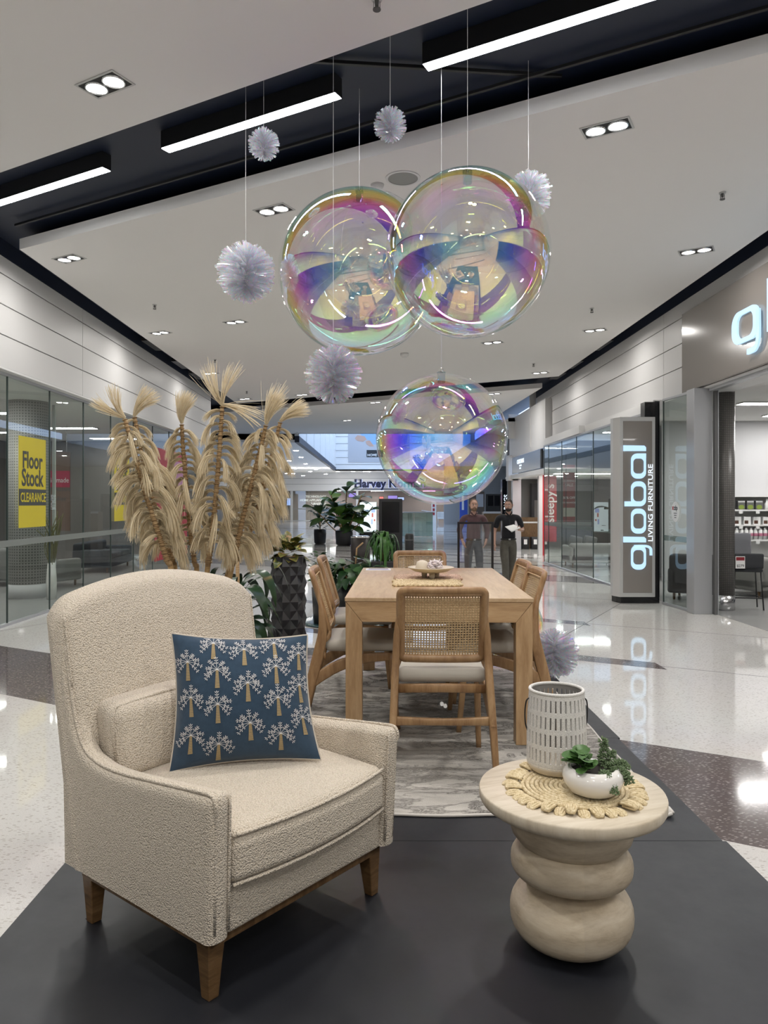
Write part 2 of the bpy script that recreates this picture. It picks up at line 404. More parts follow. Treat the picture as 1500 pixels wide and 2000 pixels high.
# ---- left shopfront: glass panes between thin joints
wn = struct(MB().box(-5.16, -5.10, -14, 22.3, 0, .035).box(-5.16, -5.10, -14, 22.3, 3.45, 3.49).obj('window_1', M['alu']))
for k in range(-18, 9):
    y0 = 10.29 + 1.33*k
    MB().quad((-5.13, y0 + .008, .035), (-5.13, y0 + 1.322, .035), (-5.13, y0 + 1.322, 3.45), (-5.13, y0 + .008, 3.45)).obj('pane', M['glass'], wn)
    MB().box(-5.14, -5.12, y0 - .008, y0 + .008, .035, 3.45).obj('joint', M['glass_edge'], wn)
frost = mat('frosted_band', (.34,.36,.35), .6); t = NT(frost); tr_ = t.n('ShaderNodeBsdfTransparent', Color=(.8,.85,.83)); mx_ = t.n('ShaderNodeMixShader', Fac=.55)
t.t.links.new(tr_.outputs[0], mx_.inputs[1]); t.t.links.new(t.b.outputs[0], mx_.inputs[2]); t.t.links.new(mx_.outputs[0], t.out.inputs[0])
MB().box(-5.122, -5.118, -14, 22.3, 1.09, 1.18).obj('frosted_band', frost, wn)
# shop volume behind it
struct(MB().box(-11.0, -5.16, -14, 23.2, -.01, .004).obj('floor', M['shop_floor']))
struct(MB().box(-11.0, -5.2, -14, 22.3, 3.52, 3.6).obj('ceiling', M['ceiling']))
struct(MB().box(-11.2, -11.0, -14, 24, 0, 3.6).obj('wall_left_shop', M['shop_dark']))
struct(MB().box(-11.0, -5.25, 21.9, 22.2, 0, 3.5).obj('wall_left_shop_end', M['shop_dark']))
struct(MB().box(-11.0, -5.2, 22.3, 22.5, 0, 5.2).obj('wall_left_end', M['white_panel']))
# ---- right shopfront far part
def pane_run(name, pts, z1, parent_mat='alu', glass='glass'):
    w = struct(MB().bar([(p[0], p[1], .02) for p in pts], .05, .04).bar([(p[0], p[1], z1 + .02) for p in pts], .05, .04).obj(name, M[parent_mat]))
    for a, b in zip(pts, pts[1:]):
        d = (Vector(b) - Vector(a)).normalized(); n = Vector((-d.y, d.x)) * .006; g = d * .008
        a2 = Vector(a) + g; b2 = Vector(b) - g
        MB().quad((a2.x, a2.y, .04), (b2.x, b2.y, .04), (b2.x, b2.y, z1), (a2.x, a2.y, z1)).obj('pane', M[glass], w)
        MB().box(b[0] - .009, b[0] + .009, b[1] - .009, b[1] + .009, .04, z1).obj('joint', M['glass_edge'], w)
        q2 = [a2 - n*1.6, b2 - n*1.6, b2 - n*1.2, a2 - n*1.2]
        MB().prism([tuple(p) for p in q2], 1.07, 1.16).obj('frosted_band', frost, w)
    return w
pane_run('window_2', [(4.82, 13.0), (4.80, 13.7), (4.79, 15.04), (4.77, 16.4), (4.76, 17.75), (4.74, 19.08), (4.72, 20.45), (4.71, 20.95)], 3.28)
pane_run('window_3', [(4.88, 11.6), (4.80, 12.45)], 3.40)
pane_run('window_4', [(4.71, 20.95), (5.35, 21.05), (6.1, 21.15)], 3.28)
struct(MB().box(4.83, 4.99, 13.0, 21.0, 3.32, 3.5).box(4.7, 4.99, 17.3, 21.0, 3.32, 3.5).obj('trim_6', M['white']))
# aluminium door jamb and track
struct(MB().box(4.83, 5.11, 11.32, 11.60, 0, 3.45).obj('trim_7', M['alu'], bevel=.004))
struct(MB().box(5.12, 5.16, 11.26, 11.33, 0, 3.45).obj('trim_8', M['groove']))
struct(MB().box(5.165, 5.18, 11.26, 11.32, 0, 3.45).box(5.05, 5.15, -2, 11.3, 3.40, 3.445).obj('trim_9', M['alu']))
# right shop volume
fr = struct(MB().prism([(5.17, -14), (13, -14), (13, 21.0), (4.86, 21.0), (4.92, 11.6), (5.17, 11.3)], 0, .003).obj('floor', M['shop_floor']))
struct(MB().box(5.05, 13, -14, 21.2, 3.48, 3.56).obj('ceiling', M['ceiling']))
struct(MB().box(13, 13.2, -14, 30, 0, 3.6).obj('wall_right_shop', M['shop_wall']))
struct(MB().box(6.2, 13, 17.2, 17.4, 0, 3.5).obj('wall_back_shop', M['shop_wall']))
struct(MB().box(5.0, 5.2, -14, -2, 0, 3.46).obj('wall_right_near', M['white_panel']))
# ---- beyond the right bulkhead: next shops
sb = struct(MB().box(4.82, 5.1, 21.3, 27.1, 3.30, 4.7).box(4.70, 5.05, 26.6, 27.1, 2.5, 3.4).box(4.78, 5.1, 21.1, 27.1, 2.55, 2.69).obj('wall_right_far', M['white_panel']))
struct(MB().box(4.80, 4.99, 23.35, 23.45, 3.45, 5.2).obj('trim_10', M['white_panel']))
struct(MB().box(5.20, 5.32, 23.9, 24.1, 0, 2.6).obj('trim_11', M['alu_light']))
struct(MB().box(5.1, 13, 29.0, 29.2, 0, 4.6).obj('wall_far_shop', M['shop_dark']))
struct(MB().box(4.85, 5.15, 26.6, 26.9, 0, 2.6).obj('trim_12', M['alu']))
struct(MB().box(5.0, 13, 21.5, 29, 2.62, 2.7).obj('ceiling', M['ceiling']))
struct(MB().box(4.6, 12, 26.0, 26.1, 3.95, 4.8).obj('trim_13', M['white_panel']))
# ---- far end: department store front
hn = struct(MB().box(-13, 14, 70, 70.3, 2.85, 4.72).obj('wall_back', M['white_panel']))
for z in (3.45, 3.98): MB().box(-13, 14, 69.985, 70, z, z + .02).obj('joint', M['groove'], hn)
struct(MB().box(-13, 14, 73.6, 73.8, 0, 2.9).obj('wall_back_shop', mat('brown_shop_wall', (.20,.165,.15), .6)))
struct(MB().box(-13, 14, 70.3, 73.8, 2.86, 2.95).obj('ceiling', M['shop_wall']))
pane_run('window_5', [(-12, 70.1), (-8.4, 70.1), (-6.3, 70.1), (-4.2, 70.1)], 2.8)
struct(MB().box(-8.2, -8.0, 70, 70.25, 0, 2.85).box(-2.0, -1.8, 70, 70.25, 0, 2.85).obj('trim_14', M['alu_light']))
struct(MB().box(-13.2, -13, 22.4, 74, 0, 5.2).obj('wall_left_back', M['white_panel']))
struct(MB().box(-13, -10.9, 38, 60, 0.0, 2.9).obj('wall_left_stores', M['shop_dark']))
struct(MB().box(13.8, 14, 29, 74, 0, 4.8).obj('wall_right_back', M['shop_dark']))
struct(MB().box(-13, 13, -14.2, -14, 0, 5.3).obj('wall_near_end', M['white_panel']))

# ================================================================ lights of the place
u2 = Vector((.8716, -.4903, 0)); n2 = Vector((.4903, .8716, 0))
def downlight_proto(lamp, light=True):
    t = thing('downlight', 'recessed twin downlight', 'light')
    fr = MB()
    for a, b, c, d in ((-.21, .21, -.115, -.098), (-.21, .21, .098, .115), (-.21, -.193, -.098, .098), (.193, .21, -.098, .098)): fr.box(a, b, c, d, -.006, 0)
    fr.obj('frame', M['alu_light'], t)
    MB().box(-.193, .193, -.098, .098, -.002, 0).obj('tray', M['black'], t)
    for s in (-1, 1):
        MB().tube([(s*.095 + .083*cos(2*pi*j/20), .083*sin(2*pi*j/20), -.006) for j in range(20)], .008, 5, closed=True).obj('rim', M['steel'], t)
        MB().disc((s*.095, 0, -.005), .078, 20, nrm=-1).obj('lamp', lamp, t)
        if light:
            l = bpy.data.lights.new('lamp_beam', 'AREA'); l.shape = 'DISK'; l.size = .15; l.energy = LAMP_DOWN; l.spread = R_(172); l.color = (1, .965, .92)
            link('lamp_beam', l, t, (s*.095, 0, -.012))
    return t
dl0 = None; ang = atan2(u2.y, u2.x)
DL = [((205,165), 'large twin downlight at upper left of the photo, before the dark slot'),
      ((1185,250), 'large twin downlight at upper right, right of the topmost bubble'),
      ((535,410), 'twin downlight just left of the left hanging bubble top'),
      ((135,505), 'twin downlight at the left corner of the ceiling panel beyond the slot'),
      ((1360,490), 'twin downlight near the right edge of the photo above the taupe fascia'),
      ((460,629), 'twin downlight below the left hanging tinsel ball'),
      ((313,650), 'twin downlight near the left bulkhead above the pampas plumes'),
      ((1162,645), 'twin downlight near the right bulkhead, level with the shop letter'),
      ((962,669), 'twin downlight right under the large right bubble'),
      ((411,729), 'twin downlight directly above the tallest pampas plume'),
      ((1055,728), 'twin downlight at the far right corner of the main ceiling panel'),
      ((478,779), 'twin downlight above the black far slot, left of centre'),
      ((590,771), 'twin downlight left of the lowest hanging tinsel ball')]
def put_dl(p, label, lamp='lamp'):
    global dl0
    if dl0 is None: dl0 = downlight_proto(M['lamp']); o = dl0
    else: o = dup(dl0)
    o.location = p; o.rotation_euler = (0, 0, ang); o['label'] = label; o['group'] = 'twin downlights in the ceiling'
    if abs(p[0]) > 3.8:
        for c in o.children:
            if c.type == 'LIGHT': c.data = c.data.copy(); c.data.energy = LAMP_DOWN*.42
    return o
for (px, py), lb in DL: put_dl(onz(px, py, ZC - .001), lb)
for k, (x, y) in enumerate(((-2.9, 2.3), (.2, .9), (3.2, -.4), (-3.6, -3.6), (-.4, -2.3), (2.8, -4.2), (0, -7), (-3, -9), (3, -10), (0.6, 3.2), (3.9, 1.2))):
    put_dl((x, y, ZC - .001), 'twin downlight of the near ceiling outside the photo, %s' % ('above the armchair at left', 'above the camera', 'at right by the shop door', 'far behind at left', 'behind the camera', 'far behind at right', 'rear centre', 'rear left', 'rear right', 'over the platform front', 'at right before the slot')[k])
for (px, py), lb in [((733,786), 'small far twin downlight left of the lowest bubble'), ((965,769), 'small far twin downlight right of the lowest bubble top'),
                     ((678,821), 'small far twin downlight above the hanging poster')#((, 'small far twin downlight on the rim of the roof light'),
                     ]:
    put_dl(onz(px, py, ZC - .001), lb)
for k, (px, py) in enumerate(((578,880),(588,893),(597,906),(617,917),(606,921),(577,915),(565,900),(573,925),(592,929),(636,926),(660,926),(690,929),(720,931),(712,925),(560,925),(1022,868),(994,881),(1017,890))):
    q = at(px, py, min(61.0, FPX * (EYE - ZF) / (py - CY)))
    if -4.2 < q.x < 4.7: q = at(px, py, 67.5); q.z = ZF - .001
    o = tag(MB().lathe([(.13,-.010),(.14,.0015)], 14).obj('round_downlight', M['lamp_far'], loc=q), 'tiny round downlight in the far ceiling, %s of that cluster' % ('%s row, %s' % (('top','upper','middle','lower','bottom')[min(4, int((py - 866)//15))], 'x' ) if False else ('first','second','third','fourth','fifth','sixth','seventh','eighth','ninth','tenth','eleventh','twelfth','thirteenth','fourteenth','fifteenth','sixteenth','seventeenth','eighteenth')[k]), 'light', 'round downlights in the far ceiling')
# linear lights in the first slot
lin = [(-2.73, 7.40), (.36, 5.63)]
def linear(a, d, label):
    t = thing('linear_light', label, 'light', (a[0], yc(5.93, a[0]), 5.05), ang, 'linear slot lights')
    L = 1.95*d
    lo, hi = min(0, L), max(0, L)
    MB().box(lo, hi, -.055, .055, .004, .165).obj('housing', M['black'], t)
    MB().box(lo + .004, hi - .004, -.050, .050, 0, .004).obj('diffuser', M['line'], t)
linear((-2.02,), 1, 'middle of three linear slot lights, black housing with glowing underside')
linear((-2.72,), -1, 'leftmost of three linear slot lights, cut by the photo edge')
linear((.37,), 1, 'rightmost of three linear slot lights, at the top edge')
linear((2.8,), 1, 'fourth linear slot light outside the picture')
# sprinklers, smoke detector, ceiling speaker
def sprinkler(p, label):
    t = thing('sprinkler', label, 'sprinkler', p, 0, 'ceiling sprinklers')
    MB().lathe([(.035,-.012),(.035,0)], 14).obj('rose', M['alu_light'], t)
    MB().lathe([(.012,-.05),(.014,-.012)], 10).box(-.022,-.018,-.004,.004,-.07,-.02).box(.018,.022,-.004,.004,-.07,-.02).lathe([(.026,-.075),(.026,-.068)], 12).obj('head', M['groove'], t)
for (px, py), lb in [((736,-3),'sprinkler head at the top edge of the photo'), ((302,595),'sprinkler head left of the left tinsel ball'), ((420,702),'sprinkler head above the pampas tips'),
                     ((1156,602),'sprinkler head right of the large right bubble'), ((1411,376),'sprinkler head at far right of the ceiling'), ((1042,710),'sprinkler head near the far right ceiling corner'), ((482,764),'sprinkler head above the far black slot')]:
    sprinkler(onz(px, py, ZC), lb)
t = thing('smoke_detector', 'round white smoke detector between speaker and left bubble', 'detector', onz(737, 361, ZC))
MB().lathe([(.03,-.05),(.06,-.03),(.07,0)], 20).obj('body', M['white'], t, True)
t = thing('smoke_detector', 'small white detector under the left bubble and right of the low tinsel ball', 'detector', onz(790, 690, ZC))
MB().lathe([(.05,-.09),(.09,-.05),(.09,0)], 20).obj('body', M['white'], t, True)
t = thing('ceiling_speaker', 'round grey ceiling speaker grille between the two large bubbles', 'speaker', onz(787, 348, ZC))
MB().lathe([(.150,-.008),(.175,-.008),(.175,0)], 32, cap0=False).obj('rim', M['white'], t)
MB().disc((0,0,-.005), .152, 32, nrm=-1).obj('grille', mat('grey_grille', (.33,.34,.32), .6), t)
# ================================================================ display platform
PZ = .45
def fabric_bump(name, col, col2, scale, strength, rough=.95, dist=.004, sheen=.2):
    m = mat(name, col, rough, spec=.2, sheen=sheen); t = NT(m); v = t.obj()
    d = t.vor(v, scale, 'SMOOTH_F1' if False else 'F1'); n = t.noise(v, scale*.35, 2)
    h = t.math('ADD', t.math('SUBTRACT', 1.0, d), t.math('MULTIPLY', n, .6))
    t.col(t.mix(t.ramp(d, [(.15, 0.0), (.75, 1.0)]), col, col2)); t.bump(h, strength, dist); return m
M['boucle'] = fabric_bump('cream_boucle', (.83,.745,.635), (.64,.555,.445), 240, .8, dist=.006)
M['platform'] = mat('black_vinyl', (.0135,.0148,.020), .42); t_ = NT(M['platform']); v_ = t_.obj()
t_.rgh(t_.ramp(t_.noise(v_, 3, 5, .7), [(.3, .36), (.7, .52)])); t_.col(t_.ramp(t_.noise(v_, 1.6, 4), [(.3, (.0125,.0136,.018)), (.7, (.0165,.0178,.023))])); t_.bump(t_.noise(v_, 300, 2), .05, .001)
M['walnut'] = wood('brown_stained_wood', (.085,.045,.018), (.17,.095,.04), (.25,.15,.07), (2,2,14), .4)
M['walnut_h'] = wood('brown_stained_rail', (.085,.045,.018), (.17,.095,.04), (.25,.15,.07), (14,14,2), .4)
pf = thing('display_platform', 'low black vinyl covered display stage the furniture stands on', 'platform', (0,0,0))
PX0, PX1 = -1.088, 1.283
seams = [.33, 1.54, 2.745, 3.945, 5.155, 6.40]
for k, (a, b) in enumerate(zip(seams, seams[1:])):
    o = .006 * ((k % 2) * 2 - 1)
    MB().box(PX0 + o*.5, PX1 + o, a + .0015, b - .0015, PZ - .03, PZ).obj('panel', M['platform'], pf)
MB().box(PX0 + .02, PX1 - .02, .35, 6.38, 0, PZ - .03).obj('base', M['black'], pf)

# ---- rug
m = mat('marbled_rug', (.5,.48,.45), .95, spec=.1); t = NT(m); v = t.obj((1,1,1), (0,0,R_(14)))
vs = t.obj((1.0, 4.6, 1), (0,0,R_(-12)))
vs = t.obj((1.0, 2.6, 1), (0,0,R_(-14)))
n1 = t.noise(vs, 1.9, 6, .56, 1.7); n2 = t.noise(v, 1.3, 3, .6, .8); n3 = t.noise(t.obj((1.0, 3.4, 1), (0,0,R_(18)), (3,1,0)), 4.2, 5, .55, 1.2)
va = t.ramp(n1, [(.435, 0.0), (.462, .9), (.478, .1), (.492, 1.0), (.505, .1), (.522, .8), (.548, 0.0)])
vb = t.ramp(n3, [(.46, 0.0), (.485, .9), (.50, .1), (.515, .7), (.535, 0.0)])
veins = t.math('MAXIMUM', va, t.math('MULTIPLY', vb, t.ramp(t.noise(v, 1.9, 2), [(.42, 0.0), (.56, 1.0)])))
mask = t.ramp(n2, [(.32, .35), (.50, 1.0)])
base = t.mix(t.ramp(t.noise(vs, 1.2, 5, .6, .5), [(.38, 0.0), (.62, 1.0)]), (.60,.57,.525), (.31,.295,.275))
c = t.mix(t.math('MULTIPLY', veins, mask), base, (.055,.05,.046))
c = t.mix(t.ramp(t.noise(v, 260, 2), [(.45, 0.0), (.7, .35)]), c, (.22,.21,.20))
t.col(c); t.bump(t.noise(v, 380, 2), .4, .003)
M['rug'] = m
def rugf(u, w):
    x = -.575 + 1.745*u; y = 2.965 + 3.07*w
    return Vector((x + .004*sin(w*37), y + .006*sin(u*23) - .012*u, PZ + .0118 + (.012 if (u > .985 and w < .02) else 0)))
rg = MB(); rg.grid(rugf, 50, 70); o = rg.obj('rug', M['rug'], smooth=True)
s_ = o.modifiers.new('thickness', 'SOLIDIFY'); s_.thickness = .0105; s_.offset = -1
tag(o, 'grey and cream marbled low pile rug under the dining table', 'rug')
e = MB(); pts = [rugf(i/60, 0) - Vector((0,.004,.005)) for i in range(61)]
e.tube(pts, .007, 6); e.tube([rugf(1, i/60) + Vector((.004,0,-.005)) for i in range(61)], .007, 6)
e.obj('bound_edge', mat('rug_binding', (.62,.59,.55), .95), o, True)

# ================================================================ armchair
def off_poly(P, d):
    n = len(P); out = []
    for i in range(n):
        a, b, c = Vector(P[i-1]), Vector(P[i]), Vector(P[(i+1) % n])
        e1 = (b - a).normalized(); e2 = (c - b).normalized()
        n1 = Vector((-e1.y, e1.x)); n2_ = Vector((-e2.y, e2.x)); m_ = n1 + n2_
        m_ = m_.normalized() / max(.5, sqrt(max(.1, (1 + n1.dot(n2_)) / 2))) if m_.length > 1e-6 else n1
        out.append(b + m_ * d)
    return out
def soft_prism(mb, P, h0, h1, r, fn, seg=5, mi=0, bulge=0):
    # prism with rounded rims; P counter-clockwise in (u, v), inset inwards
    st = []
    for i in range(seg + 1):
        a = pi/2 * i / seg; st.append((h0 + r*(1 - sin(a)) if False else h0 + r - r*cos(pi/2 - a) , r - r*sin(a)))
    st = [(h0 + r*(1 - cos(pi/2*i/seg)), r*(1 - sin(pi/2*i/seg))) for i in range(seg + 1)]
    st += [(h1 - r*(1 - cos(pi/2*i/seg)), r*(1 - sin(pi/2*i/seg))) for i in range(seg, -1, -1)]
    rings = []
    for h, ins in st:
        Q = off_poly(P, ins); rings.append([fn(p.x, p.y, h) for p in Q])
    mb.rings(rings, mi); return mb
ac = thing('armchair', 'cream boucle wing armchair with brown wooden legs at front left', 'armchair', (-.42, 1.845, PZ), R_(51))
CW = .69
def flare(p):
    return Vector((CW/2 + (p[0] - CW/2) * (1 + .05*max(0, p[2] - .2)), p[1], p[2]))
top = curve_pts([(-.052,.50,0), (-.048,.525,0), (-.03,.538,0), (.03,.534,0), (.20,.517,0), (.37,.502,0), (.48,.506,0), (.55,.532,0), (.590,.59,0), (.613,.66,0), (.632,.74,0), (.648,.82,0)], 5)
def ztop_arm(y):
    for a, b in zip(top, top[1:]):
        if a.x <= y <= b.x: return a.y + (b.y - a.y)*(y - a.x)/max(1e-9, b.x - a.x)
    return top[0].y if y < top[0].x else top[-1].y
YS = [p.x for p in top[:12:2]] + [.03 + .03*i for i in range(1, 16)] + [p.x for p in top[33:]]
YS = sorted(set(round(y, 4) for y in YS if y < .649))
def arm_face(xc, half, sgn):
    def fn(u, v):
        y = YS[min(len(YS)-1, int(round(u*(len(YS)-1))))]; zt = ztop_arm(y); z = .168 + (zt - .168)*(sin(pi/2*v)*.55 + v*.45)
        slope = 1.0 if y < .5 else max(.28, 1 - (y - .5)*6)
        yf = -.052 + .014*max(0, (.5 - z)/.33)
        d = min(max(0, y + .052), (zt - z)*slope); k = 1 - sqrt(max(0, 1 - (1 - min(1, d/.024))**2))
        return flare((xc + sgn*half*(1 - k*.92), y + .014*max(0, (.5 - z)/.33)*max(0, 1 - (y + .05)*4), z))
    return fn
for s in (0, 1):
    x0, x1 = ((-.026, .042) if s == 0 else (CW - .042, CW + .026)); xc, hf = (x0 + x1)/2, (x1 - x0)/2
    mb = MB(); N = len(YS) - 1
    A, B = arm_face(xc, hf, 1), arm_face(xc, hf, -1)
    mb.grid(A, N, 22); mb.grid(lambda u, v: B(1 - u, v), N, 22)
    # front and top strips close the shell
    mb.grid(lambda u, v: B(0, v).lerp(A(0, v), u), 4, 22); mb.grid(lambda u, v: B(v, 1).lerp(A(v, 1), 1 - u), 2, N)
    mb.obj('arm', M['boucle'], ac, True)
    xo = x0 + .014 if s == 0 else x1 - .014
    path = [flare((xo + (.004 if s == 0 else -.004), -.046 + .014*max(0, (.5 - z)/.33), z)) for z in (.19, .3, .42, .49)] + [flare((xo, p.x, p.y - .002)) for p in top[2:]]
    MB().tube(path, .0052, 7).obj('piping', M['boucle'], ac, True)
    xi = x1 - .010 if s == 0 else x0 + .010
    MB().tube([flare((xi, -.050 + .014*max(0, (.5 - z)/.33), z)) for z in (.19, .3, .42, .50, .53)], .0042, 6).obj('piping', M['boucle'], ac, True)
# back: one soft slab with an arched top
BX0, BX1, BR_ = -.030, CW + .030, .040
def ztop(x):
    d = min(x - BX0, BX1 - x); q = (x - BX0)/(BX1 - BX0)
    z = .945 + .072*sin(pi*min(1, max(0, q)))**.9
    return z - (.080*(1 - sqrt(max(0, 1 - (1 - d/.085)**2))) if d < .085 else 0)
def bslab(u, v, side):
    x = BX0 + (BX1 - BX0)*(.5 - .5*cos(pi*(.5 + (u - .5)*.999))*1.0 if False else (.5 - .5*cos(pi*u))*.6 + u*.4); zt = ztop(x)
    vv = sin(pi/2*v)*.6 + v*.4; z = .168 + (zt - .168)*vv
    d = min(x - BX0, BX1 - x, (zt - z)*.95 if v < 1 else 0); k = 1 - sqrt(max(0, 1 - (1 - min(1, max(0, d)/BR_))**2))
    half = .059; yc_ = .578 + .18*(z - .5) + half; q = (x - CW/2)/(CW/2)
    soft = .022*max(0, 1 - q*q)*max(0, min(1, (z - .40)*4))*max(0, min(1, (zt - z)*9))
    y = yc_ - half*(1 - k) - soft if side == 0 else yc_ + half*(1 - k)
    return flare((x, y + .020*(1 - q*q)*max(0, z - .4)*1.5, z))
mb = MB(); mb.grid(lambda u, v: bslab(u, v, 0), 40, 34); mb.grid(lambda u, v: bslab(1 - u, v, 1), 40, 34)
mb.obj('backrest', M['boucle'], ac, True)
for s in (0, 1):
    e = [bslab(.055 if s == 0 else .945, v, 0) + Vector((0, -.002, 0)) for v in [.58 + .36*i/12 for i in range(13)]]
    MB().tube(e, .0038, 6).obj('piping', M['boucle'], ac, True)
# seat cushion, front rail, lumbar cushion
def cush(p):
    x, y, z = p; u = (x - CW/2)/.30; w = (y - .26)/.30
    k = max(0, 1 - u*u) * max(0, 1 - w*w)
    z2 = z + (.034*k**.6 if z > .35 else 0); y2 = y - ((.034*(1 - u*u)) if y < .1 else 0) - (.008 if (y < .1 and .31 < z < .40) else 0)
    return flare((x, y2, z2))
MB().rbox(.043, CW - .043, -.038, .585, .288, .424, .022, 3, 9, cush).obj('seat_cushion', M['boucle'], ac, True)
for z in (.418, .294):
    MB().tube([cush((.046 + (CW - .092)*i/24, -.040, z)) for i in range(25)], .0052, 7).obj('piping', M['boucle'], ac, True)
MB().rbox(.040, CW - .040, -.026, .55, .166, .296, .012, 2, 4, lambda p: flare(p)).obj('front_rail', M['boucle'], ac, True)
def lum(p):
    x, y, z = p; u = (x - CW/2)/.30; w = (z - .545)/.14; k = max(0, 1 - u*u)**.5 * max(0, 1 - w*w)**.5
    return flare((x, y + .16*(z - .45) - (.035*k if y < .52 else 0), z + .018*(1 - u*u if w > .3 else 0)))
MB().rbox(.05, CW - .05, .482, .60, .425, .645, .04, 4, 10, lum).obj('lumbar_cushion', M['boucle'], ac, True)
MB().tube([lum((.056, .50, .47)), lum((.056, .50, .60)), lum((.07, .50, .635)), lum((.2, .50, .641)), lum((.4, .50, .641)), lum((CW - .07, .50, .635))], .005, 6).obj('piping', M['boucle'], ac, True)
bf = MB(); bf.box(.004, CW - .004, .004, .032, .130, .170).box(.004, CW - .004, .58, .606, .130, .170)
bf.box(.004, .032, .032, .58, .130, .170).box(CW - .032, CW - .004, .032, .58, .130, .170).obj('base_frame', M['walnut_h'], ac, bevel=.003)
for sx in (0, 1):
    for sy in (0, 1):
        cx = .004 if sx == 0 else CW - .004; cy = .004 if sy == 0 else .606
        dx = 1 if sx == 0 else -1; dy = 1 if sy == 0 else -1
        rings = []
        for z, w, sp in ((0, .032, .004 + .0), (.08, .043, .002), (.135, .052, 0), (.16, .055, 0)):
            a, b = cx + dx*sp, cy + dy*(sp - (.016 if sy else 0)*(1 - z/.16)*-1 if sy else sp)
            q = [(a, b), (a + dx*w, b), (a + dx*w, b + dy*w), (a, b + dy*w)]
            if dx*dy < 0: q.reverse()
            rings.append([Vector((p[0], p[1], z)) for p in q])
        MB().rings(rings).obj('leg', M['walnut'], ac, bevel=.003)
        MB().box(min(cx + dx*.008, cx + dx*.028), max(cx + dx*.008, cx + dx*.028), min(cy + dy*.008, cy + dy*.028), max(cy + dy*.008, cy + dy*.028), 0, .002).obj('glide', M['black'], ac)
tg = MB().box(CW + .02, CW + .022, .655, .735, .66, .86).obj('swing_tag', M['white'], ac)
MB().box(CW + .0222, CW + .0226, .66, .73, .66, .70).obj('tag_print', M['black'], tg)

# ---- scatter cushion with embroidered palms
m = mat('navy_cotton', (.034,.064,.104), .9, spec=.15, sheen=.3); t = NT(m); v = t.obj()
t.col(t.ramp(t.noise(v, 40, 4, .7), [(.3, (.030,.056,.092)), (.7, (.040,.074,.120))])); t.bump(t.noise(v, 500, 2), .25, .001)
M['navy_cloth'] = m; M['linen'] = mat('natural_linen', (.55,.49,.41), .9); M['tan_thread'] = mat('tan_thread', (.44,.33,.17), .8); M['white_thread'] = mat('white_thread', (.74,.74,.74), .8); M['ink_thread'] = mat('navy_thread', (.012,.02,.06), .8)
cu = thing('scatter_cushion', 'navy cushion embroidered with palm trees, propped in the armchair', 'cushion', (0,0,0))
BLc, BRc, TLc, TRc = Vector((-.622,2.222,.895)), Vector((-.176,2.300,.905)), Vector((-.642,2.318,1.292)), Vector((-.228,2.412,1.270))
Nrm = (BRc - BLc).cross(TLc - BLc).normalized(); Nrm = Nrm if Nrm.y < 0 else -Nrm
def cus(u, v, s=1, lift=0):
    # u, v in 0..1; s = +1 front, -1 back
    a, b = 2*u - 1, 2*v - 1
    # drawn-in sides, pointed corners
    ui = .5 + .5*a*(1 - .085*(1 - b*b)**1.0 * (abs(a)**1.5)); vi = .5 + .5*b*(1 - .085*(1 - a*a) * (abs(b)**1.5))
    p = BLc.lerp(BRc, ui).lerp(TLc.lerp(TRc, ui), vi)
    k = max(0, (1 - a*a))**.62 * max(0, (1 - b*b))**.62
    k += .012*sin(a*7 + b*3)*sin(b*5)*max(0, 1 - a*a)*max(0, 1 - b*b)
    return p + Nrm * (s*(.082*k + .0035) + lift)
MB().grid(lambda u, v: cus(u, v, 1), 36, 36).obj('front_cover', M['navy_cloth'], cu, True)
MB().grid(lambda u, v: cus(1 - u, v, -1), 24, 24).obj('back_cover', M['linen'], cu, True)
rim = [cus(i/30, 0, 0) for i in range(30)] + [cus(1, i/30, 0) for i in range(30)] + [cus(1 - i/30, 1, 0) for i in range(30)] + [cus(0, 1 - i/30, 0) for i in range(30)]
MB().tube(rim, .0042, 6, closed=True).obj('seam', M['linen'], cu, True)
tl = MB()
for k in range(5):
    tl.tube([cus(.11, 0, 0) + Vector((0,0,-.001)), cus(.11 + .01*k, 0, 0) + Vector((.012*k - .01, -.012, -.012)), cus(.11, 0, 0) + Vector((.012*k - .012, -.028, -.016 - .001*k))], .0018, 5)
tl.obj('tassel', M['linen'], cu, True)
rp = random.Random(3)
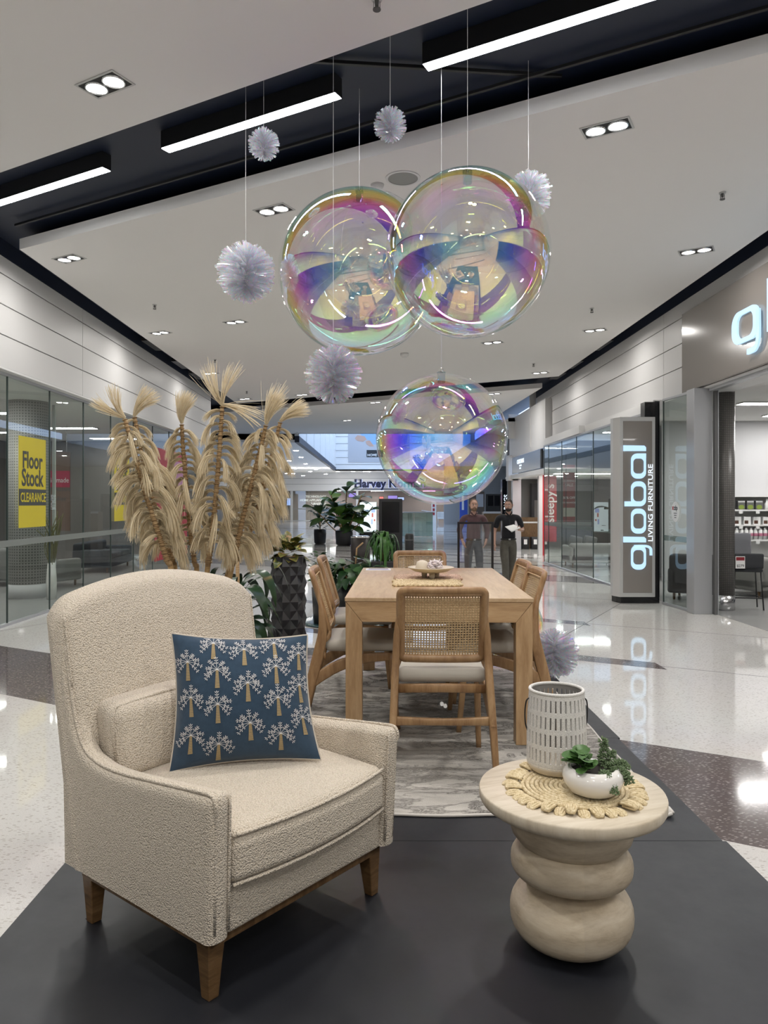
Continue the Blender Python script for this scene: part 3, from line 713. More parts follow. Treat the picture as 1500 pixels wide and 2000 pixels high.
def palm(u0, v0, sc=1.0, lean=0.0, half=None):
    mb = MB()
    def q(a, b, l=.0022): return cus(min(.995, max(.005, u0 + a*sc)), min(.995, max(.005, v0 + b*sc)), 1, l)
    hgt = .135
    for i in range(15):                                   # trunk of satin stitches
        z = -hgt * i / 15; w = .0085 + .008*i/15; dx = lean*(-z)
        if v0 + (z - .009)*sc < .02: break
        mb.add([q(dx - w, z), q(dx + w, z + .001), q(dx + w, z - .0058), q(dx - w, z - .0068)], [(0,3,2,1)], 0)
    for f in range(9):
        ang_ = R_(-30 + 240*f/8 + rp.uniform(-5, 5)); L = rp.uniform(.070, .090)
        pts = []
        for i in range(5):
            s = i/4; r = L*s; droop = -.030*s*s*abs(cos(ang_)); pts.append((r*cos(ang_)*1.02, r*sin(ang_)*.92 + droop))
        for a, b in zip(pts, pts[1:]):
            d = Vector((b[0]-a[0], b[1]-a[1])); n = Vector((-d.y, d.x)).normalized()*.0014
            mb.add([q(a[0]-n.x, a[1]-n.y, .0026), q(b[0]-n.x, b[1]-n.y, .0026), q(b[0]+n.x, b[1]+n.y, .0026), q(a[0]+n.x, a[1]+n.y, .0026)], [(0,1,2,3)], 1)
        for i, s in ((2, .5), (3, .75), (4, 1.0)):         # leaflets
            bx, by = pts[i]; d = Vector((pts[i][0]-pts[i-1][0], pts[i][1]-pts[i-1][1])).normalized()
            for sg, mi in ((1, 1), (-1, 1), (0, 1), (.7, 2), (-1.5, 2)):
                e = Matrix.Rotation(sg*.75, 2) @ d; ln = .0185 if mi == 1 else .016; n = Vector((-e.y, e.x))*.0030
                o2 = Vector((bx, by)) + (e*.004 if mi == 1 else e*.008)
                tip = o2 + e*ln; mid = o2 + e*ln*.5; lf = .003 if mi == 1 else .002
                mb.add([q(o2.x, o2.y, lf), q(mid.x + n.x, mid.y + n.y, lf), q(tip.x, tip.y, lf), q(mid.x - n.x, mid.y - n.y, lf)], [(0,3,2,1)], mi)
    mb.obj('embroidered_palm', [M['tan_thread'], M['white_thread'], M['ink_thread']], cu)
for u, v, l in ((.30,.955,.0), (.52,.905,.0), (.74,.955,.05), (.105,.80,.0), (.325,.745,.0), (.745,.765,.0), (.535,.645,.0), (.93,.86,.02), (.125,.555,.05), (.325,.505,.0), (.745,.535,.0), (.54,.365,.0), (.925,.62,.05), (.13,.30,.0), (.325,.225,-.05), (.745,.275,-.05), (.925,.385,.05)):
    palm(u, v - .075*(1 - v), 1.05, l)

# ================================================================ side table with lantern, mat and succulent bowl
m = wood('bleached_mango_wood', (.42,.34,.24), (.58,.49,.37), (.68,.60,.48), (2.2,2.2,9), .5); M['mango'] = m; t = NT(m)
v = t.obj((1,1,1)); blk = t.n('ShaderNodeTexBrick', Vector=t.obj((4,4,9), (0,0,.4)), Scale=1.0, Mortar_Size=0.0, Color1=(.92,.92,.92), Color2=(1.04,1.03,1.0)).outputs[0]
old = t.b.inputs['Base Color'].links[0].from_socket; t.col(t.mix(1.0, old, blk, 'MULTIPLY'))
m = wood('bleached_mango_top', (.54,.46,.345), (.64,.56,.44), (.71,.64,.52), (2,14,2), .5); M['mango_top'] = m
ST = Vector((.553, 2.12, PZ))
st = thing('side_table', 'pale wooden round side table on three stacked pebble shapes', 'side table', ST, R_(20))
MB().lathe([(.16,.372),(.175,.374),(.235,.388),(.254,.398),(.2595,.408),(.260,.428),(.2575,.434),(.10,.4345)], 64).obj('tabletop', M['mango_top'], st, True)
MB().lathe([(.06,.268),(.115,.274),(.148,.288),(.167,.311),(.175,.338),(.176,.365),(.174,.396)], 48).obj('bowl_block', M['mango'], st, True)
def pebble(z0, z1, r, tilt, rz, p=2.5):
    h = (z1 - z0)/2; zc = (z0 + z1)/2; pr = []
    for i in range(25):
        a = -pi/2 + pi*i/24; c, s = abs(cos(a)), sin(a)
        pr.append((max(.002, r*c**(2/p)), h*(abs(s)**(2/p))*(1 if s > 0 else -1)))
    mb = MB(); Mx = Matrix.Translation((0,0,zc)) @ Matrix.Rotation(rz, 4, 'Z') @ Matrix.Rotation(tilt, 4, 'X')
    mb.lathe(pr, 48, M=Mx); return mb.obj('pebble', M['mango'], st, True)
pebble(.158, .302, .170, R_(5), 2.6); pebble(.007, .172, .172, R_(-5), 2.2, 2.6)

# raffia placemat
m = mat('raffia', (.62,.49,.29), .8); t = NT(m); v = t.obj((1,1,1)); t.col(t.ramp(t.noise(v, 120, 3, .7), [(.3, (.44,.33,.17)), (.5, (.68,.56,.35)), (.72, (.82,.72,.52))])); t.bump(t.noise(v, 260, 2), .5, .003); M['raffia'] = m
ZT = PZ + .4345
mt = thing('placemat', 'round braided raffia placemat with scalloped edge on the side table', 'placemat', (.560, 2.112, ZT))
rr = random.Random(5)
for k in range(11):
    r = .012 + .0132*k; n = max(14, int(2*pi*r/.011)); mb = MB()
    MBp = []
    for i in range(n*2):
        a = 2*pi*i/(n*2); MBp.append(Vector(((r + .0016*(-1)**i)*cos(a), (r + .0016*(-1)**i)*sin(a), .0058 + .0012*(-1)**i)))
    mb.tube(MBp, .0058, 6, closed=True); mb.obj('braid', M['raffia'], mt, True)
sc = MB()
for w in (-1, -.5, 0, .5, 1):
    pts = [Vector((.150, w*.008, .007)), Vector((.165, w*.0125, .011 + .004*(1 - abs(w)))), Vector((.184, w*.0125, .012 + .004*(1-abs(w)))), Vector((.1955, w*.007, .007)), Vector((.190, w*.008, .003)), Vector((.16, w*.010, .003))]
    sc.tube(curve_pts(pts, 3), .0040, 6)
s0 = sc.obj('scallop', M['raffia'], mt, True)
for i in range(1, 34):
    c = s0.copy(); COL.objects.link(c); c.parent = mt; c.rotation_euler = (rr.uniform(-.06,.06), rr.uniform(-.05,.05), 2*pi*i/34 + rr.uniform(-.03,.03)); c.scale = (1 + rr.uniform(-.02,.03),)*3

# slotted ceramic lantern
m = mat('speckled_ceramic', (.66,.645,.62), .75); t = NT(m); v = t.obj(); t.col(t.ramp(t.vor(v, 420), [(.2, (.42,.41,.39)), (.38, (.66,.645,.62)), (1, (.72,.71,.68))])); t.bump(t.noise(v, 420, 2), .35, .002); M['speckle'] = m
ZM = ZT + .0125
ln = thing('lantern', 'speckled white slotted ceramic lantern on the raffia mat', 'lantern', (.541, 2.242, ZM))
def lr(z): return .0885 - .008*max(0, (z - .10)/.15)**1.5 if z > .10 else .0885 - .010*max(0, (.03 - z)/.03)**2
bands = [0.022, .037]; zz = [.022, .040]
slots = []
for q in range(4):
    a = .040 + .0495*q; slots.append((a, a + .036))
zs = [.022]
for a, b in slots: zs += [a, b]
zs += [.238]
NC = 36; mb = MB(); vs = []; fs = []
per = 4
sub = []
for i in range(len(zs) - 1):
    sub += [(zs[i] + (zs[i+1] - zs[i])*j/2, any(abs(zs[i] - s[0]) < 1e-6 for s in slots)) for j in range(2)]
sub.append((zs[-1], False)); nring = NC*3
for z, f in sub: vs += [Vector((lr(z)*cos(2*pi*i/nring), lr(z)*sin(2*pi*i/nring), z)) for i in range(nring)]
for k in range(len(sub) - 1):
    for i in range(nring):
        if sub[k][1] and i % 3 == 1: continue
        fs.append((k*nring + i, k*nring + (i+1) % nring, (k+1)*nring + (i+1) % nring, (k+1)*nring + i))
mb.add(vs, fs); o = mb.obj('slotted_wall', [M['speckle'], mat('shaded_inner_ceramic', (.26,.25,.235), .9)], ln, False); sm = o.modifiers.new('thickness', 'SOLIDIFY'); sm.thickness = .006; sm.offset = -1; sm.material_offset = 1  # inner wall coloured darker so the shade behind the slots is painted in
MB().tube([((lr(.238) - .003)*cos(2*pi*j/48), (lr(.238) - .003)*sin(2*pi*j/48), .240) for j in range(48)], .0052, 8, closed=True).obj('rim', M['speckle'], ln, True)
MB().lathe([(.06,0),(.074,.0),(.082,.006),(.086,.016),(.0885,.026),(.080,.028),(.07,.012),(.01,.010)], 40).obj('base', mat('cream_ceramic', (.66,.58,.47), .45), ln, True)
for s in (-1, 1):
    MB().tube(curve_pts([(s*.080,.0,.215), (s*.091,.0,.205), (s*.0945,.004,.17), (s*.0925,.006,.135), (s*.086,.008,.115)], 4), .0022, 6).obj('handle', M['black'], ln, True)
# succulent bowl
M['gloss_white'] = mat('white_glaze', (.80,.78,.75), .12, coat=.4)
bw = thing('succulent_bowl', 'round white glazed bowl of succulents in front of the lantern', 'potted plant', (.597, 2.056, ZM), 0)
MB().lathe([(.02,.0),(.045,.0),(.066,.010),(.079,.030),(.083,.046),(.079,.061),(.068,.072),(.062,.0735),(.058,.071),(.062,.06),(.067,.05),(.02,.045)], 40).obj('bowl', M['gloss_white'], bw, True)
MB().disc((0,0,.058), .064, 24).obj('soil', mat('dark_soil', (.02,.015,.012), .9), bw)
M['leaf_round'] = mat('round_leaf_green', (.065,.15,.038), .42); M['sedum'] = mat('sedum_green', (.15,.215,.11), .6)
def round_leaf(r):
    mb = MB(); n = 12
    vs = [Vector((0,0,0))]
    for j in range(n): 
        a = 2*pi*j/n; vs.append(Vector((r*.5*cos(a) + r*.9, r*.48*sin(a), .10*r*(-1 + .3*cos(a)))))
    for j in range(n):
        a = 2*pi*j/n; vs.append(Vector((r*.95*cos(a) + r*.95, r*.86*sin(a), .22*r*sin(a)**2 - .12*r*max(0, cos(a)))))
    vs.append(Vector((r*.9, 0, -.12*r)))
    fs = [(13*0 + 25, 1 + j, 1 + (j+1) % n) for j in range(n)] + [(1 + j, 13 + j, 13 + (j+1) % n, 1 + (j+1) % n) for j in range(n)]
    mb.add(vs, fs); mb.tube([(-r*.6,0,-r*.5), (0,0,-.1*r), (r*.3,0,-.06*r)], r*.06, 5); return mb
rl = round_leaf(.0235)
rs_ = random.Random(11); l0 = None
for i in range(24):
    a = rs_.uniform(1.5, 5.2); rad = rs_.uniform(.004, .036); h = .078 + .030*rs_.random()*(1 - rad/.06)
    p = (-.018 + rad*cos(a), -.002 + rad*sin(a)*.8, h)
    if l0 is None: l0 = rl.obj('leaf', M['leaf_round'], bw, True); o = l0
    else: o = l0.copy(); COL.objects.link(o)
    o.parent = bw; o.location = p; o.rotation_euler = (rs_.uniform(-.4,.4), rs_.uniform(-.55,.15), a + rs_.uniform(-.5,.5)); o.scale = (rs_.uniform(.75,1.15),)*3
sd = MB()
def spray(mb, rg_, n=60):
    for i in range(n):
        ph = rg_.uniform(0, 2*pi); q = rg_.uniform(-.25, 1); c = sqrt(max(0, 1 - q*q)); d = Vector((c*cos(ph), c*sin(ph), q))
        p = d * .0045; e = d * rg_.uniform(.011, .0155); s_ = d.orthogonal().normalized()*.0022; w_ = d.cross(s_)
        mb.add([p, p.lerp(e,.6) + s_, p.lerp(e,.6) + w_, p.lerp(e,.6) - s_, p.lerp(e,.6) - w_, e], [(0,2,1),(0,3,2),(0,4,3),(0,1,4),(5,1,2),(5,2,3),(5,3,4),(5,4,1)])
spray(sd, rs_); sd0 = None
stm = MB()
for path in ([(.02,.01,.05),(.03,.012,.085),(.034,.012,.115),(.030,.010,.142)], [(.03,.0,.05),(.052,-.004,.075),(.075,-.008,.085),(.088,-.012,.070)], [(.03,-.01,.05),(.06,-.02,.07),(.084,-.028,.055),(.092,-.030,.035)], [(.02,-.02,.05),(.03,-.045,.055),(.034,-.066,.042),(.036,-.078,.026)], [(.03,.012,.05),(.05,.018,.082),(.064,.02,.105)], [(.01,-.02,.05),(.018,-.04,.062),(.022,-.056,.064)]):
    P = curve_pts(path, 4); stm.tube(P, .0016, 5)
    for i in range(3, len(P), 2):
        if sd0 is None: sd0 = sd.obj('sedum_rosette', M['sedum'], bw, False); o = sd0
        else: o = sd0.copy(); COL.objects.link(o)
        o.parent = bw; o.location = P[i]; o.rotation_euler = (rs_.uniform(-.5,.5), rs_.uniform(-.5,.5), rs_.uniform(0,6)); o.scale = (rs_.uniform(1.0,1.4),)*3
stm.obj('stem', M['sedum'], bw, True)
# ================================================================ dining table, chairs and what lies on the table
M['oak'] = wood('oak_veneer', (.40,.265,.145), (.50,.35,.205), (.57,.42,.27), (9,1.1,9), .38)
M['oak_v'] = wood('oak_upright', (.36,.215,.105), (.47,.305,.16), (.56,.38,.215), (9,9,1.1), .4)
M['oak_x'] = wood('oak_cross', (.36,.215,.105), (.47,.305,.16), (.56,.38,.215), (1.1,9,9), .4)
M['chair_wood'] = wood('chair_timber', (.24,.13,.06), (.36,.215,.105), (.45,.29,.15), (8,8,1.6), .36)
m = mat('woven_cane', (.56,.40,.22), .6); t = NT(m); v = t.obj(); t.col(t.ramp(t.noise(v, 140, 3, .7), [(.3, (.42,.28,.14)), (.7, (.64,.48,.28))])); M['cane'] = m
M['seat'] = mat('oatmeal_seat_leather', (.50,.465,.405), .6, spec=.3)
TW, TL, TH = .965, 1.76, .75
TA = R_(-2.0)
tb = thing('dining_table', 'rectangular oak dining table with mitred square legs', 'dining table', (-.168, 3.816, PZ + .0125), TA)
MB().box(0, TW, 0, TL, TH - .020, TH).obj('tabletop', M['oak'], tb, bevel=.002, bseg=1)
zr, zm, lw = TH - .020 - .105, TH - .0203, .085
for y0, y1 in ((.004, .004 + lw), (TL - lw - .004, TL - .004)):
    MB().prism([(.0045 + .001, zm), (.0045 + lw, zr), (TW - .0045 - lw, zr), (TW - .0055, zm)], -y1, -y0, lambda u, v, h: (u, -h, v)).obj('rail', M['oak_x'], tb, bevel=.0012, bseg=1)
    for x0, sg in ((.004, 1), (TW - .004, -1)):
        P = [(x0, 0), (x0 + sg*lw, 0), (x0 + sg*lw, zr - .001), (x0, zm - .001)]
        if sg < 0: P = P[::-1]
        MB().prism(P, -y1, -y0, lambda u, v, h: (u, -h, v)).obj('leg', M['oak_v'], tb, bevel=.0025, bseg=2)
for x0 in (.006, TW - .006 - .05):
    MB().box(x0, x0 + .05, .09 + .004, TL - .094, zr, zm - .0003).obj('rail', M['oak'], tb)

# ---- cane-backed chair; local +y is forward, origin on the floor between the rear feet
BW = .40
def rec(z, x=0):                      # y of the back frame at height z (leans back), bowed across x
    return .118 - .30*(z - .50) - .020*(1 - (x/(BW/2))**2)
def make_chair(label):
    c = thing('dining_chair', label, 'chair', (0,0,0), 0, 'cane backed chairs around the dining table')
    zb, zt, r = .515, .862, .022
    loop = rrect(-BW/2 + .014, BW/2 - .014, zb + .014, zt - .014, r, 6)
    # closed rounded frame
    P = []
    for i in range(len(loop)):
        a, b = Vector(loop[i]), Vector(loop[(i+1) % len(loop)])
        n = max(1, int((b - a).length / .035))
        for j in range(n): q = a.lerp(b, j/n); P.append(Vector((q.x, rec(q.y, q.x), q.y)))
    MB().tube(P, .0205, 8, closed=True, up=(0,1,0), sx=.82).obj('back_frame', M['chair_wood'], c, True)
    MB().bar([(x, rec(zt - .022, x), zt - .020) for x in (-BW/2 + .03, -BW/4, 0, BW/4, BW/2 - .03)], .026, .036).obj('top_rail', M['chair_wood'], c, True)
    # cane net with real holes
    nx, nz = 27, 24; x0, x1, z0, z1 = -BW/2 + .030, BW/2 - .030, zb + .030, zt - .038
    mb = MB(); dx, dz = (x1 - x0)/nx, (z1 - z0)/nz
    for j in range(nz):
        for i in range(nx):
            cx, cz = x0 + (i + .5)*dx, z0 + (j + .5)*dz
            f = lambda u, w, d: (cx + u*dx, rec(cz + w*dz, cx + u*dx) + d, cz + w*dz)
            hr = .285
            sq = [(-.5,-.5),(0,-.5),(.5,-.5),(.5,0),(.5,.5),(0,.5),(-.5,.5),(-.5,0)]
            oc = [(hr*cos(R_(225 + 45*k)), hr*sin(R_(225 + 45*k))) for k in range(8)]
            vs = [f(u, w, .0008*((i + j) % 2)) for u, w in sq] + [f(u, w, -.0012) for u, w in oc]
            mb.add(vs, [(k, (k+1) % 8, 8 + (k+1) % 8, 8 + k) for k in range(8)])
    mb.obj('cane_panel', M['cane'], c)
    brd = [Vector((q[0], rec(q[1], q[0]) + .012, q[1])) for q in rrect(x0 - .003, x1 + .003, z0 - .003, z1 + .003, .02, 4)]
    MB().tube(brd, .0038, 5, closed=True).obj('spline', M['cane'], c, True)
    # seat pad
    def pad(p):
        x, y, z = p; k = max(0, 1 - (x/.235)**2) * max(0, 1 - ((y - .27)/.22)**2)
        return Vector((x*(1 + .10*(y - .05)), y, z + (.016*k if z > .45 else 0)))
    MB().rbox(-.205, .205, .085, .50, .418, .482, .030, 4, 7, pad).obj('seat', M['seat'], c, True)
    # rear legs, splayed, running up beside the back frame
    for s in (-1, 1):
        pts = curve_pts([(s*.232,-.045,0), (s*.226,-.012,.16), (s*.219,.022,.30), (s*.213,.052,.42), (s*.208,.072,.53), (s*.204,.066,.64), (s*.200,.046,.74)], 4)
        n = len(pts); wy = [.030 + .030*sin(pi*min(1, i/(n-1)*1.15))**1.2 if i/(n-1) < .87 else max(.010, .052*(1 - (i/(n-1)))/.13*.30 + .010) for i in range(n)]
        MB().bar(pts, [(.024 + .010*sin(pi*i/(n-1)))*min(1, .25 + (n-1-i)/5) for i in range(n)], wy, up=(0,1,0)).obj('rear_leg', M['chair_wood'], c, True)
        f = curve_pts([(s*.215,.485,0), (s*.208,.465,.20), (s*.203,.452,.415)], 4)
        MB().bar(f, [.024,.025,.026,.028,.030,.031,.032,.033,.034], [.026,.027,.028,.030,.032,.034,.036,.038,.040], up=(0,1,0)).obj('front_leg', M['chair_wood'], c, True)
        ar = curve_pts([(s*.222,-.005,.235), (s*.219,.055,.285), (s*.214,.16,.345), (s*.208,.30,.385), (s*.204,.45,.395)], 4)
        MB().bar(ar, .024, [.050 - .010*i/(len(ar)-1) + .015*sin(pi*i/(len(ar)-1)) for i in range(len(ar))]).obj('side_rail', M['chair_wood'], c, True)
        kn = curve_pts([(s*.210,.056,.47), (s*.205,.092,.488), (s*.194,.108,.515), (s*.188,.100,.545)], 4)
        MB().bar(kn, .018, [.030,.028,.026,.024,.022,.022,.022,.022,.022,.022,.022,.022,.022][:len(kn)]).obj('bracket', M['chair_wood'], c, True)
    MB().bar([(-.205,.455,.392), (0,.462,.388), (.205,.455,.392)], .030, .045).obj('front_rail', M['chair_wood'], c, True)
    MB().bar([(-.208,.075,.398), (0,.068,.402), (.208,.075,.398)], .026, .038).obj('back_rail', M['chair_wood'], c, True)
    st_ = curve_pts([(-.222,.010,.270), (0,.022,.262), (.222,.010,.270)], 5)
    MB().bar(st_, .022, [.040,.037,.034,.031,.030,.029,.030,.031,.034,.037,.040]).obj('stretcher', M['chair_wood'], c, True)
    return c
zc_ = PZ + .0125
ch = make_chair('cane backed wooden chair at the near end of the table, back to the camera')
ch.location = (.290, 3.285, zc_); ch.rotation_euler = (0, 0, R_(-1))
pk = thing('spare_pads_bag', 'small clear bag of two white felt pads under the near chair seat', 'bag', (.290 + .005, 3.335, zc_ + .335))
MB().box(-.024, .024, -.003, .003, -.022, .028).obj('bag', M['clear'], pk)
for x in (-.006, .009): MB().lathe([(.0085,-.006),(.0085,.006)], 14, M=Matrix.Rotation(pi/2, 4, 'X'), c=(x, -.009, -.002 - x*.6)).obj('pad', M['white'], pk)
for x, y, a, lb in ((-.372, 4.28, -90, 'cane backed chair on the left of the table, nearer the camera'), (-.395, 5.17, -91, 'cane backed chair on the left of the table, farther, beside the planter'),
                    (.920, 4.235, 91, 'cane backed chair on the right of the table, nearer the camera'), (.955, 4.79, 90, 'cane backed chair on the right of the table, farther of the two'),
                    (.330, 5.78, 179, 'cane backed chair at the far end of the table, facing the camera')):
    dup(ch, None, (x, y, zc_), R_(a), lb)
# ---- on the table
ZTT = PZ + .0125 + TH
def tpt(x, y): 
    return Vector((-.168 + x*cos(TA) - y*sin(TA), 3.816 + x*sin(TA) + y*cos(TA), ZTT))
m1 = mat('table_mat_raffia', (.60,.46,.27), .85); t = NT(m1); v = t.obj(); t.col(t.ramp(t.noise(v, 110, 3, .8), [(.32, (.28,.19,.09)), (.46, (.60,.46,.26)), (.68, (.78,.66,.44))])); t.bump(t.noise(v, 160, 3), .8, .006)
m2 = mat('rose_raffia', (.50,.33,.24), .85); t = NT(m2); v = t.obj(); t.col(t.ramp(t.noise(v, 110, 3, .8), [(.32, (.26,.15,.10)), (.46, (.52,.35,.25)), (.68, (.66,.50,.38))])); t.bump(t.noise(v, 160, 3), .8, .006)
def woven(name, label, y0, y1, x0, x1, m, group=None):
    o = thing(name, label, 'placemat', tpt(0, 0), TA); rg = random.Random(int(y0*100))
    n = 22
    for k in range(n):
        yy = y0 + (y1 - y0)*(k + .5)/n; P = []
        for i in range(29):
            x = x0 + (x1 - x0)*i/28; P.append(Vector((x + rg.uniform(-.004,.004)*(i in (0, 28))*4, yy + rg.uniform(-.0015,.0015), .0075 + .0030*(-1)**(i + k))))
        MB().tube(P, .0078, 5).obj('braid', m, o, True)
woven('table_runner', 'natural raffia table mat at the near end of the table', .50, .80, .245, .64, m1)
woven('table_runner', 'pinkish raffia table mat under the footed bowl', .815, 1.12, .255, .66, m2)
M['pale_ceramic'] = mat('pale_ceramic', (.66,.58,.46), .4); M['coral'] = mat('white_coral', (.78,.70,.70), .6)
bc = tpt(.475, .86) + Vector((0,0,.018))
bo = thing('footed_bowl', 'shallow cream bowl on three stub feet holding shells and coral', 'bowl', bc)
MB().lathe([(.01,.030),(.055,.031),(.105,.041),(.140,.060),(.146,.066),(.139,.0675),(.10,.052),(.05,.042),(.01,.040)], 40).obj('dish', M['pale_ceramic'], bo, True)
for a in (-1.5, .6, 2.7): MB().lathe([(.016,-.002),(.018,.032)], 14, c=(.045*cos(a), .045*sin(a), 0)).obj('foot', M['pale_ceramic'], bo, True)
cn = thing('cone_shell', 'cream cone shell standing at left in the footed bowl', 'shell', bc + Vector((-.058,-.01,.046)))
MB().lathe([(.040,.0),(.043,.012),(.037,.05),(.020,.062),(.004,.066)], 24, M=Matrix.Rotation(.12, 4, 'Y')).obj('shell', M['pale_ceramic'], cn, True)
co = thing('coral_lump', 'white openwork coral lump at the front of the footed bowl', 'coral', bc + Vector((.022,-.035,.052)))
mb = MB(); rc = random.Random(8)
for i in range(60):
    a, q = rc.uniform(0, 2*pi), rc.uniform(-.3, 1); c_ = sqrt(1 - q*q); d = Vector((c_*cos(a)*1.1, c_*sin(a), q*.75)); e = Vector((-sin(a), cos(a), rc.uniform(-.6,.6))).normalized()
    p = d*.040 + Vector((0,0,.022)); mb.tube([p - e*.013, p + d*.003, p + e*.013], [.003,.0042,.003], 5); mb.tube([Vector((0,0,.015)), p], .0032, 4)
mb.obj('branches', M['coral'], co, True)
sh = thing('conch_shell', 'pinkish white spiral conch lying over the coral', 'shell', bc + Vector((.035,.03,.062)))
mb = MB(); pr = [(.002,-.075),(.012,-.055),(.026,-.03),(.041,-.005),(.044,.012),(.034,.026),(.038,.030),(.024,.044),(.026,.048),(.012,.060),(.002,.068)]
mb.lathe([(r*(1), z) for r, z in pr], 20, M=Matrix.Rotation(-1.15, 4, 'Y') @ Matrix.Rotation(.4, 4, 'X'))
for i in range(7):
    a = 2*pi*i/7; mb.tube([Vector((.028*cos(a), .028*sin(a)*.9, .030 + .006*sin(a))), Vector((.044*cos(a), .04*sin(a), .040 + .01*sin(a)))], [.009,.002], 6)
mb.obj('shell', M['coral'], sh, True)
bk_ = thing('booklet', 'thin white and blue printed leaflet at the far left corner of the table', 'leaflet', tpt(.10, 1.58), TA + .03)
MB().box(-.07, .11, -.055, .075, 0, .004).obj('pages', M['white'], bk_); MB().box(-.05, .09, .02, .06, .004, .0044).obj('cover_print', mat('print_blue', (.04,.05,.16), .5), bk_); MB().box(-.06, .10, -.045, .0, .004, .0044).obj('cover_print', mat('print_lilac', (.55,.45,.62), .5), bk_)
# ================================================================ hanging iridescent bubbles and tinsel balls
film = [(0.0, (.66,.36,.24)), (.046, (.68,.43,.18)), (.134, (.74,.61,.10)), (.21, (.66,.74,.12)), (.30, (.42,.79,.22)), (.41, (.18,.73,.42)), (.52, (.13,.52,.76)), (.64, (.20,.33,.78)), (.77, (.58,.35,.44)), (.90, (.60,.57,.50)), (1.0, (.95,.95,.95))]
M['bubble'] = irid('iridescent_bubble_film', film)
M['tinsel'] = tinsel_mat('iridescent_tinsel', [(0, (.85,.78,1)), (.12, (1,.40,.82)), (.22, (.92,.90,1)), (.34, (.35,.95,1)), (.46, (.95,.95,1)), (.56, (.40,1,.65)), (.66, (.80,.72,1)), (.76, (1,.85,.40)), (.88, (.95,.92,1)), (1, (.55,.62,1))])
M['nylon'] = mat('nylon_line', (.80,.80,.80), .3)
CEI = 5.215
def bubble(px, py, rpx, Y, label, string=True, top=CEI):
    c = at(px, py, Y); r = rpx/FPX*Y
    t = thing('bubble_ball', label, 'bubble', c, random.uniform(0, 6), 'iridescent bubble balls')
    MB().ball((0,0,0), r, 64, 40).obj('shell', M['bubble'], t, True)
    MB().lathe([(.022,r-.075),(.030,r-.07),(.030,r-.01),(.034,r),(.034,r+.012),(.012,r+.016)], 16).obj('valve', glassy('valve_plastic', (.70,.80,.80), .12), t, True)
    MB().tube([(.018*cos(2*pi*j/16), 0, r + .030 + .018*sin(2*pi*j/16)) for j in range(16)], .003, 5, closed=True).obj('hook', M['steel'], t, True)
    if string: MB().tube([(0,0,r + .045), (0,0,top - c.z)], .0018, 5).obj('string', M['nylon'], t)
    return c, r
bubble(702, 534, 158, 6.3, 'large iridescent bubble on the left, partly behind the other large bubble')
bubble(913, 498, 160, 5.0, 'large iridescent bubble on the right, highest and frontmost')
bubble(862, 858, 128, 5.8, 'lowest hanging iridescent bubble, over the dining table')
rt = random.Random(21)
def tinsel(c, r, label, string_top=None, n=270, group='iridescent tinsel balls'):
    t = thing('tinsel_ball', label, 'tinsel ball', c, rt.uniform(0, 6), group)
    mb = MB(); 
    for i in range(n):
        q = 1 - 2*(i + .5)/n; a = i*2.39996 + rt.uniform(-.2,.2); s = sqrt(max(0, 1 - q*q)); d = Vector((s*cos(a), s*sin(a), q))
        base = Vector((0, 0, q*.55*r)); tip = d*r*rt.uniform(.93, 1.03)
        e = (tip - base); side = e.cross(Vector((rt.uniform(-1,1), rt.uniform(-1,1), rt.uniform(-1,1)))).normalized()
        nn = e.cross(side).normalized(); w = r*rt.uniform(.045, .105); bow = r*rt.uniform(-.09, .09)
        P = [base, base + e*.4 + nn*bow, base + e*.75 + nn*bow*.6 , tip]; Wd = [w*.15, w*.7, w, w*.75]
        vs = []
        for p, ww in zip(P, Wd): vs += [p - side*ww + nn*ww*.4, p + side*ww + nn*ww*.4 , p - nn*ww*.2]
        fs = []
        for k in range(3): fs += [(3*k, 3*k+2, 3*k+5, 3*k+3), (3*k+2, 3*k+1, 3*k+4, 3*k+5)]
        mb.add(vs, fs)
    mb.obj('strands', M['tinsel'], t)
    MB().tube([(0,0,-.5*r), (0,0,.5*r)], r*.02, 5).obj('core', M['nylon'], t)
    if string_top: MB().tube([(0,0,.5*r), (0,0,string_top - c[2])], .0018, 5).obj('string', M['nylon'], t)
def tin(px, py, rpx, Y, label): tinsel(at(px, py, Y), rpx/FPX*Y, label, CEI)
tin(515, 282, 31, 6.0, 'small tinsel ball under the middle slot light')
tin(762, 243, 33, 5.45, 'small tinsel ball between the slot lights, nearest the top')
tin(480, 532, 59, 6.05, 'larger tinsel ball left of the left bubble')
tin(651, 731, 57, 5.5, 'larger tinsel ball hanging just below the left bubble')
tin(1032, 381, 47, 5.9, 'tinsel ball half hidden behind the right bubble')
# on the platform behind the chairs
c = Vector((1.262, 5.30, PZ + .178)); tinsel(c, .178, 'tinsel ball lying on the platform behind the right-hand chairs', None)
c = Vector((1.03, 5.83, PZ + .285)); t = thing('bubble_ball', 'clear bubble lying on the platform behind the right-hand chairs', 'bubble', c, 0, 'iridescent bubble balls')
MB().ball((0,0,0), .27, 48, 30).obj('shell', M['bubble'], t, True)

